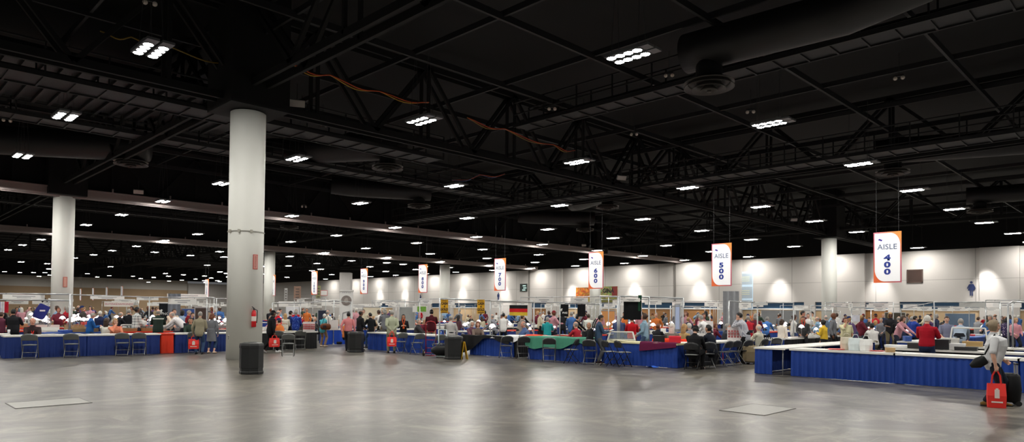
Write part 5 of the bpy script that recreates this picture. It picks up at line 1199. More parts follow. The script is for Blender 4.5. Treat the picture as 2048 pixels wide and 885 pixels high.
# ------------------------------------------------------------------ landmarks used in wording
LM = [(30, 'upright-striped flag'), (125, 'second column'), (240, 'diamond banner'), (349, 'narrow grey panel'), (430, 'grey cardigan woman'), (545, 'eleven hundred sign'), (628, 'ten hundred sign'), (692, 'coin banner'), (760, 'nine hundred sign'), (847, 'eight hundred sign'), (890, 'first cash banner'), (962, 'second cash banner'), (1037, 'black-red-yellow flag'), (1118, 'black bird banner'), (1191, 'six hundred sign'), (1265, 'square black panel'), (1330, 'yellow-topped table'), (1400, 'dark-jacketed pair'), (1462, 'tall grey panel'), (1560, 'striped chair back'), (1659, 'farthest-right column'), (1730, 'carrier bags'), (1790, 'four hundred sign'), (1853, 'red polo man'), (1943, 'skirted restroom figure'), (2025, 'corner pipe frame')]
def landmark(p):
    x = proj(p)[0]; return min(LM, key=lambda l: abs(l[0] - x))[1]
_cnt = {}
def count(key):
    _cnt[key] = _cnt.get(key, 0) + 1; return nth(_cnt[key])
# ------------------------------------------------------------------ pipe frames near the open floor
def fr(pts, label, rails=None, r=.022):
    P_ = []
    for px, py, Z in pts:
        q = onz(px, Z, py); P_.append((q.x, q.y, q.z))
    return frame(P_, label, rails, r), P_
fr([(-30, 587, 26.5), (140, 588, 26.5)], 'pipe frame along the left picture edge with white rails', [(0, 1, None), (0, 1, 1.95)], .03)
fr([(142, 589, 27.5), (299, 594, 29), (428, 595, 31.5)], 'long pipe frame spanning from the second column towards the woman in grey', None, .024)
fr([(414, 594, 30.6), (433, 597, 30.0), (458, 597, 31)], 'pipe frame close behind the woman in the grey cardigan', [(1, 2, None), (0, 1, None)])
fr([(545, 606, 33), (601, 606, 34), (668, 601, 33), (702, 604, 35)], 'thin pipe frame behind the black-skirted table, up to the coin banner')
fr([(762, 602, 36), (840, 604, 30)], 'thin pipe frame above the man in the pale green jacket')
fr([(880, 597, 25.4), (981, 601, 26.2), (1068, 604, 26.0)], 'pipe frame carrying the two yellow cash banners', None, .026)
fr([(1000, 604, 27), (1120, 605, 27), (1200, 608, 27)], 'thin pipe frame above the teal jacket')
fr([(1201, 592, 26.0), (1236, 593, 23.6)], 'short pipe frame right of the young man in denim', None, .03)
fr([(1239, 592, 23.8), (1298, 594, 24.2), (1366, 596, 25.5)], 'stout pipe frame beside the hanging black panel', None, .03)
fr([(1341, 612, 29), (1420, 613, 30)], 'thin pipe frame above the woman with pale blonde hair')
fr([(1458, 602, 26.5), (1515, 605, 26.5), (1587, 605, 28)], 'pipe frame right of the tall grey panel', None, .026)
fr([(1590, 620, 36), (1680, 622, 38)], 'thin white pipe frame behind the red lanyard man')
fr([(1622, 611, 30), (1665, 613, 33), (1742, 616, 33)], 'pipe frame in front of the far right column')
fr([(1703, 612, 27.5), (1703, 618, 30)], 'single tall pipe stand right of the far right column')
fr([(1802, 618, 34), (1868, 604, 28), (2000, 604, 28)], 'pipe frame with a long rail behind the red polo man')
fr([(2016, 608, 24), (2025, 603, 26), (2075, 606, 24)], 'pipe frame cut by the right picture edge', None, .03)
# ------------------------------------------------------------------ banners, panels and flags
def hang(px, y0, y1, wpx, Z, face=None):
    p = onz(px, Z, y0); b_ = onz(px, Z, y1); return p, (p.z - b_.z), wpx * Z / F * .98, math.atan2(p.y, p.x)
p, h, w, a = hang(48, 590, 599, 70, 26.2); board(p, w, h, a, 'white name board on the left edge frame above the glowing lamps')
p, h, w, a = hang(215, 593, 599, 60, 28); board(p, w, h, a, 'white name board on the long frame, left of the pale diamond banner')
p, h, w, a = hang(365, 598, 609, 52, 30); board(p, w, h, a, 'white name board in front of the grey panel left of the tall column')
p, h, w, a = hang(238, 604, 614, 52, 48); t = board(p, w, h, a, 'pale banner with pink capitals about diamonds, behind the plaid shirt', c=pnt((226, 220, 212)), lines=0, name='diamond_banner'); [text(s_, h * .62, pnt((206, 130, 140)), t, (-.02, y_ * w, -h / 2), AX, AZ, sx=.98 * w / (h * .62 * 8.9)) for s_, y_ in (('BUYING', .27), ('DIAMONDS', -.20))]
p, h, w, a = hang(328, 608, 642, 18, 36); t = board(p, w, h, a, 'black banner with white bird emblem left of the grey panel', c=fab((24, 26, 30)), lines=0, name='hanging_banner'); text('PNG', h * .22, pnt((230, 230, 228)), t, (-.02, -.05, -h * .6), AX, AZ)
def emblem(t, h, oy=0.):
    q = MB(); q.prism([(-.16 * h, -.42 * h), (-.10 * h, -.40 * h), (-.02 * h, -.33 * h), (.06 * h, -.38 * h), (.0, -.44 * h), (.05 * h, -.52 * h), (-.03 * h, -.50 * h), (-.07 * h, -.62 * h), (-.10 * h, -.50 * h), (-.18 * h, -.52 * h), (-.12 * h, -.46 * h)], (-.02, -oy, 0), AX, AZ, .004); part('bird_emblem', q, pnt((230, 230, 228)), t)
emblem(t, h, -.1)
def panel(px, y0, wpx, Z, label, col=(132, 134, 140), lean=0.):
    p = onz(px, Z, y0); w = wpx * Z / F; a = math.atan2(p.y, p.x); t = thing('drape_panel', label, 'panel', flat(p), a)
    for s in (-1, 1):
        q = MB(); q.sheet(lambda i, j: V((.03 * math.sin(j * w * 14 + s) + .02, s * w * .25 + (j - .5) * w * .49, p.z * (1 - i))), 10, 24); o = part('cloth_half', q, fab(col), t, True)
    q = MB(); q.box((.04, 0, p.z - .02), (.04, w, .04)); q.box((.04, 0, p.z / 2), (.03, w * .96, p.z)); part('backing', q, fab(tuple(int(c * .9) for c in col)), t)
panel(349, 588, 23, 33, 'tall grey cloth panel standing left of the man in tan', (126, 130, 140))
panel(1462, 583, 31, 26.8, 'tall grey cloth panel standing right of centre, beside the striped shirt', (150, 152, 156))
# coin banner
p = onz(693, 35.5, 581); w = 28 * 35.5 / F; h = p.z; a = math.atan2(p.y, p.x); t = thing('coin_banner', 'tall white column banner printed with a big silver coin', 'banner', flat(p), a)
q = MB(); q.box((0, 0, h / 2), (.42, w * .92, h)); q.box((0, 0, h - .03), (.5, w, .06)); part('banner_body', q, pnt((226, 224, 222)), t)
q = MB(); q.cyl((-.215, 0, h * .80), (-.225, 0, h * .80), w * .36, 32); c_ = part('printed_coin', q, mat('coin_print', (132, 122, 118), .4, var=.35, scale=7), t)
q = MB(); q.prism([(-.03, -.14), (.07, -.12), (.10, -.02), (.06, .08), (.09, .12), (-.02, .15), (-.1, .06), (-.12, -.06)], (-.226, 0, h * .80), AX, AZ, .006); part('coin_relief', q, pnt((166, 158, 152)), c_)
q = MB(); f_ = [(-.19, -.10), (.20, .0), (.22, .36), (-.17, .26)]
for i in range(4):
    x0, z0 = f_[i]; x1, z1 = f_[(i + 1) % 4]; q.bar((-.225, -x0, h * .47 + z0), (-.225, -x1, h * .47 + z1), .02, .02)
part('printed_outline', q, pnt((90, 90, 100)), t)
q = MB()
for i in range(5): q.box((-.215, w * (.24 - .12 * i), h * .95), (.01, w * .05, .05))
part('printed_mark', q, pnt((150, 146, 150)), t)
for px, Z, lb in ((889, 25.4, 'left'), (962, 25.9, 'right')):
    p = onz(px, Z, 599.5); b_ = onz(px, Z, 627 if lb == 'left' else 628); h = p.z - b_.z; w = 15 * Z / F; a = math.atan2(p.y, p.x)
    t = thing('cash_banner', 'yellow banner with black capitals about cash and gold, %s one of the two' % lb, 'banner', p, a); q = MB(); q.box((0, 0, -h / 2), (.01, w, h)); part('banner_cloth', q, fab((226, 170, 46)), t)
    for s_, z_, sz in (('CASH', .30, .25), ('4', .52, .18), ('GOLD', .73, .25)): text(s_, h * sz, pnt((30, 24, 20)), t, (-.012, 0, -h * z_), AX, AZ, bold=.006, sx=.93 * w / (h * .25 * 2.75) if len(s_) > 1 else 1)
    q = MB(); q.box((-.01, 0, -h * .10), (.006, w * .6, h * .03)); q.box((-.01, 0, -h * .92), (.006, w * .8, h * .05)); part('small_print', q, pnt((90, 60, 30)), t)
    q = MB(); q.tube([(0, -w / 2, .0), (0, w / 2, .0)], .012, 6); part('banner_rod', q, GALV, t, True)
def tri(px, y0, y1, wpx, Z, cols, label, vert=False, name='flag'):
    p = onz(px, Z, y0); b_ = onz(px, Z, y1); h = p.z - b_.z; w = wpx * Z / F; t = thing(name, label, 'flag', p, math.atan2(p.y, p.x))
    for i, c in enumerate(cols):
        q = MB(); n = len(cols)
        if vert: q.sheet(lambda u_, v_: V((.03 * math.sin(6 * (i + u_)), w / 2 - (i + u_) * w / n, -h * v_)), 8, 10)
        else: q.sheet(lambda u_, v_: V((.03 * math.sin(7 * u_), w / 2 - w * u_, -h * (i + v_) / n)), 16, 5)
        part('stripe_band', q, fab(c), t, True)
tri(1037, 611, 632, 36, 25.0, ((34, 34, 38), (216, 44, 50), (236, 196, 70)), 'black, red and yellow striped flag hanging right of the cash banners')
tri(5, 604, 626, 20, 27.0, ((36, 70, 150), (226, 226, 230), (190, 40, 60)), 'blue, white and red upright-striped flag at the left picture edge', True)
def blackbanner(px, y0, y1, wpx, Z, label, txt=None):
    p = onz(px, Z, y0); b_ = onz(px, Z, y1); h = p.z - b_.z; w = wpx * Z / F; t = thing('hanging_banner', label, 'banner', p, math.atan2(p.y, p.x))
    q = MB(); q.sheet(lambda u_, v_: V((.02 * math.sin(9 * u_), w / 2 - w * u_, -h * v_)), 14, 8); part('banner_cloth', q, fab((24, 25, 28)), t, True)
    q = MB(); q.tube([(0, -w / 2, .0), (0, w / 2, .0)], .012, 6); part('banner_rod', q, GALV, t, True)
    if txt: text(txt, h * .2, pnt((226, 226, 224)), t, (-.03, -w * .1, -h * .70), AX, AZ, bold=.004); emblem(t, h, -w * .22)
blackbanner(1128, 609, 634, 18, 27.5, 'black banner with white bird emblem left of the young man in denim', 'PNG')
blackbanner(1163, 609, 634, 16, 29, 'plain black hanging banner next to the bird banner')
p = onz(1265, 23.9, 601); w = 35 * 23.9 / F; z0 = onz(1265, 23.9, 640).z; t = thing('hanging_black_cloth', 'square black hanging panel under a white name board, above the red sweater', 'panel', p, math.atan2(p.y, p.x)); h = p.z - z0
q = MB(); q.sheet(lambda u_, v_: V((.015 * math.sin(9 * u_), w / 2 - w * u_, -h * v_)), 14, 8); part('panel_cloth', q, fab((20, 21, 24)), t, True); q = MB(); q.tube([(0, -w / 2, 0), (0, w / 2, 0)], .015, 6); part('panel_rod', q, GALV, t, True); q = MB(); q.box((.02, -w / 2 + .05, -.1), (.02, .12, .55)); part('green_edge', q, fab((30, 70, 50)), t)
p, h, w, a = hang(1263, 597, 604, 34, 23.8); board(p, w, h, a, 'white name board topping the square black hanging panel')
p, h, w, a = hang(1490, 606, 616, 24, 26.4); board(p, w, h, a, 'white name board on the frame beside the tall grey panel')
p, h, w, a = hang(1521, 606, 611, 28, 26.4); board(p, w, h, a, 'grey name board hanging right of the white one by the tall grey panel', c=pnt((196, 196, 194)), lines=0)
p, h, w, a = hang(1944, 606, 615, 44, 28); board(p, w, h, a, 'pale grey blank board under the skirted restroom figure', c=pnt((206, 206, 202)), lines=0)
p, h, w, a = hang(1701, 607, 617, 8, 27.4); board(p, w, h, a, 'small white notice at the top of the single pipe stand', lines=2)
p, h, w, a = hang(1712, 631, 644, 14, 28); board(p, w, h, a, 'white draped sheet hanging beside the single pipe stand', c=fab((226, 226, 236)), lines=0)
p, h, w, a = hang(840, 612, 625, 30, 33); t = board(p, w, h, a, 'white and green board below the eight hundred sign', lines=0); q = MB(); q.box((-.01, -w * .12, -h * .52), (.01, w * .6, h * .8)); part('green_print', q, mat('leaf_green_print', (116, 168, 60), .5, var=.4, scale=9), t)
p, h, w, a = hang(648, 581, 592, 14, 60); t = board(p, w, h, a, 'square white board with rose edge right of the ten hundred sign', c=pnt((206, 110, 110)), lines=0); q = MB(); q.box((-.01, 0, -h / 2), (.01, w * .86, h * .82)); part('inner_panel', q, SIGNW, t)
for i, (px, y0, y1, wpx, Z, c, lb) in enumerate(((595, 573, 601, 14, 80, (150, 120, 104), 'tall brown picture banner hanging between the eleven and ten hundred signs'), (637, 572, 600, 9, 82, (150, 150, 104), 'tall olive picture banner just behind the ten hundred sign'), (572, 577, 603, 6, 84, (206, 206, 206), 'narrow white hanging banner with dark marks left of the brown one'), (531, 578, 606, 5, 84, (196, 190, 186), 'narrow pale hanging banner beside the tall column'), (628, 592, 604, 6, 82, (200, 200, 200), 'small white hanging banner right under the ten hundred sign'))):
    p, h, w, a = hang(px, y0, y1, wpx, Z); t = board(p, w, h, a, lb, c=mat('picture_banner_%d' % i, c, .6, var=.35, scale=1.6), lines=0, name='hanging_banner'); q = MB()
    for k in range(4): q.box((-.02, 0, -h * (.2 + .2 * k)), (.02, w * .5, h * .07))
    part('printed_marks', q, pnt((96, 84, 80)), t)
p = onz(72, 28.4, 601); t = thing('flag_bag', 'blue printed bag held up high among the lamps, right of the heavy dealer', 'bag', p + V((0, 0, 0)), math.atan2(p.y, p.x)); s_ = 28.4 / F
p0 = onz(90, 28.4, 612); t.location = p0
q = MB(); q.loft([(0, 11 * s_, -24 * s_), (0, 6 * s_, -12 * s_), (0, 0, 0)], [(.06, 10 * s_), (.07, 11 * s_), (.05, 10 * s_)], 14, side=(1, 0, 0)); part('bag_body', q, fab((46, 50, 120)), t, True)
q = MB(); q.box((-.075, 4 * s_, -10 * s_), (.02, 9 * s_, 3 * s_)); part('bag_print', q, pnt((214, 206, 216)), t); q = MB(); q.tube([(0, -4 * s_, 8 * s_), (0, 0, 14 * s_), (0, 5 * s_, 7 * s_)], .03, 6); part('bag_strap', q, fab((30, 30, 34)), t, True)
# pole carrying it
q = MB(); q.tube([(0, 0, 0), (0, 0, 2.0)], .02, 8); o = thing('pole_stand', 'thin pole stand under the blue printed bag', 'stand', flat(p0) + V((.15, .15, 0)), 0); part('pole', q, GALV, o, True); q = MB(); q.lathe([(.2, 0), (.2, .015), (.04, .03)], 14); part('base_plate', q, GALV, o)
# ------------------------------------------------------------------ islands of booths behind
ISL = [(2.0, 7.6, 27), (11.1, 16.6, 26.2), (17.6, 24.9, 20.6), (28.9, 34.5, 21.5), (37.6, 43.5, 18), (46.8, 52.6, 18), (56, 61.8, 18), (65, 70.8, 18), (74.2, 80, 18)]
COVERS = [WHT, REDC, (40, 90, 180), WHT, (226, 60, 40), WHT, (30, 34, 60), (206, 206, 204)]
rr = random.Random(11); TAB = []; TAB2 = []
for k, (ua, ub, v0) in enumerate(ISL):
    v = v0 + .2
    while v < 60:
        p = V((v + 1.2, ua, .75)); z = depth(p); x = proj(p)[0]
        if z < 62 and -60 < x < 2110:
            lm = landmark(p); TAB.append((v, ua, ub))
            c = COVERS[rr.randrange(8)]
            table((v, ua), (v + 2.44, ua), 'booth table with %s cover, %s back behind the %s' % ({WHT: 'white', REDC: 'red', (40, 90, 180): 'blue', (226, 60, 40): 'orange-red', (30, 34, 60): 'navy', (206, 206, 204): 'grey'}[c], count(('tab', lm)), lm), skirt=(NAVYC, BLUE, BLK)[rr.randrange(3)], top=c, group='booth tables further in')
        if z < 40 and rr.random() < .7:
            p2 = V((v + 1.2, ub - .76, .75)); x2 = proj(p2)[0]
            if -40 < x2 < 2090:
                lm = landmark(p2); c = COVERS[rr.randrange(8)]
                table((v, ub - .8), (v + 2.44, ub - .8), 'inner booth table, %s back behind the %s' % (count(('itab', lm)), lm), skirt=(NAVYC, BLUE)[rr.randrange(2)], top=c, group='booth tables further in'); TAB2.append((v, ub - .8, ub))
        v += 2.75
# left block: rows that run along X behind the front line
for (u, va, vb) in ((29.6, 5.2, 15.5), (32.6, 3.2, 16), (36.5, 4, 17), (39.8, 4, 17), (44, 5, 17), (49, 6, 17)):
    v = va
    while v + 2.4 < vb:
        p = V((v + 1.2, u, .75)); lm = landmark(p); c = (REDC, WHT, (40, 84, 170), WHT, REDC, (30, 34, 60))[rr.randrange(6)]
        table((v, u), (v + 2.3, u), 'booth table in the left block, %s back behind the %s' % (count(('ltab', lm)), lm), skirt=NAVYC, top=c, group='booth tables of the left block'); TAB.append((v, u, u + .8)); v += 2.45
# display cases and things on tables
ci = 0
for (v, ua, ub) in TAB:
    for dv in (.6, 1.7):
        p = V((v + dv, ua + .38, .755)); x, y = proj(p)
        if depth(p) < 52 and -20 < x < 2070 and rr.random() < .62:
            lm = landmark(p); case(p, R(90) + rr.uniform(-.1, .1), 'coin display case on a booth table, %s back behind the %s' % (count(('case', lm)), lm), rr.randrange(4), 'display cases on the booth tables')
ri = random.Random(77)
for (v, ua, ub) in TAB + TAB2:
    for dv in (.25, 1.2, 2.1):
        p = V((v + dv + ri.uniform(-.1, .1), ua + ri.uniform(.2, .6), .757)); x, y = proj(p)
        if depth(p) > 50 or not -20 < x < 2070 or ri.random() < .45: continue
        lm = landmark(p); w_ = ri.choice(['paper', 'paper', 'box', 'tray'])
        if w_ == 'paper': paper(p, ri.uniform(0, 3), 'white papers on a booth table, %s back behind the %s' % (count(('pa', lm)), lm), .3, .4, ri.choice([(240, 238, 234), (226, 222, 210), (236, 214, 210)]))
        else:
            c, cn = ri.choice([((236, 234, 230), 'white'), ((206, 60, 52), 'red'), ((150, 122, 84), 'tan'), ((60, 62, 68), 'charcoal'), ((58, 88, 160), 'blue'), ((228, 226, 222), 'white')])
            box_thing('coin_box' if w_ == 'box' else 'coin_tray', '%s %s on a booth table, %s back behind the %s' % (cn, 'coin box' if w_ == 'box' else 'shallow coin tray', count(('bx', lm)), lm), 'box' if w_ == 'box' else 'tray', p, ri.uniform(0, 3), (.2, .45, ri.uniform(.12, .26)) if w_ == 'box' else (.35, .5, .06), c)
# lamps: dense on the left, scattered elsewhere
def lamps(n, box, seed, label, grp, Z=(27, 44), zz=.76):
    r_ = random.Random(seed); k = 0
    for _ in range(n * 4):
        if k >= n: break
        px = r_.uniform(*box); p = flat(onz(px, r_.uniform(*Z)), zz)
        k += 1; o = desk_lamp(p, facing(p, r_.uniform(90, 270)), label, grp); o.scale = (r_.uniform(.65, 1.1) if box[1] < 330 else r_.uniform(.5, .95),) * 3
lamps(46, (52, 205), 3, 'bright white desk lamp in the glowing cluster behind the two left-hand navy-skirted tables', 'glowing desk lamps at the left', (27.8, 44))
lamps(16, (235, 320), 4, 'bright desk lamp in the cluster around the plaid shirt and the diamond banner', 'desk lamps round the plaid shirt', (30, 46))
lamps(10, (424, 455), 5, 'bright desk lamp between the woman in grey and the tall column', 'desk lamps by the tall column', (29.5, 42))
lamps(12, (560, 690), 6, 'white desk lamp in the booths behind the black-skirted table', 'desk lamps behind the black-skirted table', (33, 52))
lamps(15, (880, 1200), 7, 'white desk lamp in the booths behind the cash banners and the green cloth', 'desk lamps in the middle booths', (25, 46))
lamps(18, (1210, 1450), 8, 'white desk lamp in the booths behind the yellow-topped table', 'desk lamps behind the yellow-topped table', (27, 48))
lamps(30, (1520, 2040), 9, 'white desk lamp in the booths at the right below the white wall', 'desk lamps at the right', (28, 50))
# the wide low table lamps that read brightest
for px, Z, lb in ((985, 22.5, 'bright standing lamp on the white table right of the auburn-haired woman'), (1603, 26.8, 'glowing lamp in front of the red lanyard man'), (1797, 28.4, 'glowing lamp before the person in black, left of the red polo')):
    p = flat(onz(px, Z), .80); desk_lamp(p, facing(p, 180), lb, None)['group'] = lb[:30]
# items on the near tables
def on(px, py, z=.755): return gz(px, py, z)
def ont(px, v=None, u=None, z=.757): return flat(onv(px, v) if v is not None else onu(px, u), z)
for px, py, w, d, h, c, lb in ((1693, 18.95, .30, .18, .34, (206, 196, 176), 'cream paper carrier bag on the nearest blue table'), (1711, 18.9, .34, .2, .32, (214, 224, 226), 'white plastic carrier bag right of the cream one'), (1732, 18.9, .30, .18, .30, (232, 232, 230), 'white paper carrier bag, last of the three bags in a row')):
    p = ont(px, py); t = thing('carrier_bag', lb, 'bag', p, facing(p, 165)); q = MB(); q.loft([(0, 0, .0), (0, 0, h * .5), (0, 0, h * .92), (0, 0, h)], [(w / 2, d / 2), (w / 2 * 1.08, d / 2 * 1.15), (w / 2, d / 2 * .6), (w / 2 * .95, d / 2 * .3)], 10, side=(0, 1, 0), dome=False); part('bag_body', q, mat('carrier_%d' % c[0], c, .5, var=.1, scale=10), t)
    q = MB(); q.tube([(0, -.08, h), (0, -.04, h + .09), (0, .04, h + .09), (0, .08, h)], .008, 6); part('bag_handle', q, pnt(c), t, True)
p = ont(1672, 18.9); paper(p, .4, 'red and white leaflets scattered left of the cream carrier bag', .5, .3, (226, 90, 90))
p = ont(1754, 19.0); paper(p, .4, 'red and white magazine lying right of the three carrier bags', .24, .32, (206, 70, 70))
p = ont(1780, 18.8); box_thing('small_box', 'small brown box on the nearest blue table before the red polo man', 'box', p, .5, (.14, .2, .1), (170, 140, 100))
for px, py, d, c, lb in ((1835, 21.6, (.35, .45, .14), (44, 40, 40), 'dark case on an inner table, left of the red polo man'), (1882, 21.6, (.4, .4, .26), (30, 30, 34), 'black case on an inner table right of the red polo man'), (1898, 24.6, (.35, .5, .22), (206, 204, 200), 'white bundle on a table right of the red polo man'), (1945, 24.6, (.3, .5, .14), (170, 140, 90), 'open brown tray on a table left of the woman in white'), (1932, 21.6, (.35, .5, .08), (34, 34, 36), 'low dark tray nearer than the brown one'), (1908, 21.65, (.3, .5, .16), (232, 232, 230), 'white box lid on an inner table right of the red polo man'), (1795, 21.65, (.4, .6, .06), (230, 230, 228), 'flat white box on the inner table left of the red polo man')):
    p = ont(px, py); box_thing('table_box', lb, 'box', p, .1, d, c)
p = ont(1937, 24.75); t = thing('case_stand', 'white tubular stand on a table left of the woman in white', 'stand', p, facing(p, 180)); q = MB()
for s in (-1, 1): q = MB(); q.tube([(-.1, s * .5, 0), (.0, s * .42, .55)], .022, 8); part('leg', q, CASEW, t, True)
q = MB(); q.tube([(0, -.42, .55), (0, .42, .55)], .022, 8); part('crossbar', q, CASEW, t, True)
def wframe(px0, px1, y0, y1, Z, label):
    p = flat(onz((px0 + px1) / 2, Z), .76); w = (px1 - px0) * Z / F; h = (y1 - y0) * Z / F; t = thing('glass_case', label, 'display case', p, facing(p, 180)); q = MB()
    for y in (-w / 2, w / 2): q.bar((0, y, 0), (-.12, y * .82, h), .04, .04); q.bar((-.5, y, 0), (-.12, y * .82, h), .03, .03)
    q.bar((-.12, -w * .41, h), (-.12, w * .41, h), .04, .04); q.bar((0, -w / 2, .02), (0, w / 2, .02), .04, .04); part('case_frame', q, CASEW, t)
    q = MB(); q.add([(0, -w / 2, .02), (0, w / 2, .02), (-.12, w * .41, h), (-.12, -w * .41, h)], [(0, 1, 2, 3)]); part('glass_pane', q, GLASS, t)
    q = MB(); q.box((-.25, 0, .03), (.4, w * .9, .04)); part('lining', q, fab((60, 50, 48)), t)
wframe(1216, 1270, 655, 672, 22.6, 'white-framed glass case above the yellow-topped table')
wframe(243, 290, 656, 668, 27.6, 'white-framed glass case with dark jewellery on the table with the close pair of chairs')
for i, (px, Z) in enumerate(((262, 27.9), (271, 27.9), (279, 27.9))):
    p = flat(onz(px, Z), .80); t = thing('necklace_bust', 'small pale jewellery bust inside the white-framed case, %s from the left' % nth(i + 1), 'jewellery stand', p, facing(p, 180)); q = MB(); q.loft([(0, 0, 0), (0, 0, .12), (0, 0, .2)], [(.05, .09), (.05, .08), (.03, .03)], 12, side=(0, 1, 0)); part('bust', q, fab((40, 30, 34)), t, True); q = MB(); q.tube([(.055, .07, .15), (.065, .04, .07), (.065, 0, .05), (.065, -.04, .07), (.055, -.07, .15)], .010, 6); part('necklace', q, pnt((214, 204, 196)), t, True)
def easel(px, py, w, h, Z, label, c, rows=3):
    p = flat(onz(px, Z), .76); t = thing('display_board', label, 'display board', p, facing(p, 180)); q = MB(); q.box((0, 0, h / 2), (.03, w, h), M=Matrix.Rotation(R(-8), 3, 'Y')); part('board', q, pnt((228, 222, 220)), t)
    for i in range(rows): q = MB(); [q.box((.03 + .02 * i, -w * .38 + w * .19 * k, h * (.2 + .6 * i / rows) + .05), (.02, w * .13, h * .14)) for k in range(5)]; part('mounted_row', q, pnt(c), t)
easel(614, 660, .30, .42, 28.3, 'white display board with red cards on the black-skirted table', (206, 60, 70)); easel(626, 660, .18, .42, 28.3, 'narrow display board with red cards beside the larger one', (190, 50, 60)); easel(1470, 668, .50, .46, 23.2, 'display board with red and grey cards behind the seated grey-haired man', (170, 90, 90)); easel(666, 665, .5, .46, 31, 'blank white board leaning on the bright blue table', (236, 236, 236), 1); easel(1412, 645, .55, .62, 27, 'broad grey board left of the tall grey panel', (160, 160, 164), 2)
for px, py, w, l, c, lb in ((100, (None, 27.4), .4, .3, (240, 238, 232), 'loose papers on the far left table'), (150, (None, 27.4), .4, .3, (236, 234, 226), 'papers on the table before the lamps'), (575, (None, 27.1), .7, .35, (244, 240, 226), 'papers spread on the black-skirted table'), (840, (16.7, None), .5, .3, (244, 242, 236), 'papers on the blue-skirted table before the grey-haired man'), (975, (17.85, None), .5, .3, (206, 214, 206), 'papers before the auburn-haired woman'), (1240, (18.3, None), .5, .35, (232, 226, 190), 'yellow sheets on the yellow-topped table'), (1310, (18.5, None), .5, .4, (226, 228, 230), 'stacked pale sheets near the maroon cloth'), (1480, (None, 11.4), .5, .35, (206, 190, 150), 'tan folder on the table behind the three empty chairs')): paper(ont(px, *py), .3, lb, w, l, c)
for px, py, lb, c in ((19, (None, 29.1), 'white paper cup on the far left table before the heavy dealer', (230, 230, 236)), (712, (None, 29.2), 'small blue cup on the blue-skirted table', (40, 90, 190)), (882, (16.6, None), 'blue and white cup before the man in pale grey', (60, 110, 200))):
    p = ont(px, *py); t = thing('paper_cup', lb, 'cup', p); q = MB(); q.lathe([(.032, 0), (.042, .12)], 16); part('cup_body', q, pnt(c), t, True); q = MB(); q.lathe([(.045, .115), (.045, .13), (.02, .135)], 16); part('cup_lid', q, pnt((236, 236, 236)), t, True)
for px, Z, c, lb in ((1350, 18.62, (226, 40, 60), 'bright red bag on a table left of the man in the black coat'), (1318, 18.55, (26, 26, 28), 'black case with red straps on the table behind the yellow cover')):
    p = ont(px, v=Z); box_thing('table_box', lb, 'box', p, facing(p, 180), (.26, .36, .20), c, mt=None)
for px, Z, lb in ((1325, 24.5, 'dark brown padded chair behind the yellow-topped table'), (1540, 25.6, 'black and white striped chair back beside the woman in white jacket')):
    p = flat(onz(px, Z)); c_ = chair(p, facing(p, 20), lb, 'padded')
    for o in COL.objects:
        if o.parent == c_ and o.name.startswith('backrest'): setm(o, [pattern_mat('striped_back', 'stripe', (30, 30, 32), (220, 220, 220), 14) if px == 1540 else fab((74, 44, 36))]); o.scale = (1, 1, 1.0)
# booth frames and name boards over the islands
nb = 0
for k, (ua, ub, v0) in enumerate(ISL + [(83.5, 89, 18), (92.5, 98, 18), (101, 107, 18), (111, 117, 18)]):
    uc = (ua + ub) / 2; v = v0 + 4
    while v < 74:
        p = V((v, uc, 2.4)); z = depth(p); x, y = proj(p)
        if 27 < z < 110 and -30 < x < 2080 and rr.random() < (.75 if z < 70 else .5):
            lm = landmark(p)
            frame([(v, ua + .9, 2.42), (v, ub - .9, 2.42)], 'booth pipe frame, %s back behind the %s' % (count(('fr', lm)), lm), None, .02, base=False)['group'] = 'booth frames further in'
            for s in ((-1, 1) if z < 75 else (0,)):
                nb += 1
                board(V((v - .04, uc + s * 1.1, 2.36)), rr.uniform(.7, 1.25), rr.uniform(.2, .32), 0, 'white name board on a booth frame, %s back behind the %s' % (count(('bd', lm)), lm))['group'] = 'booth name boards'
        v += 6.1 if k < 6 else 9.2
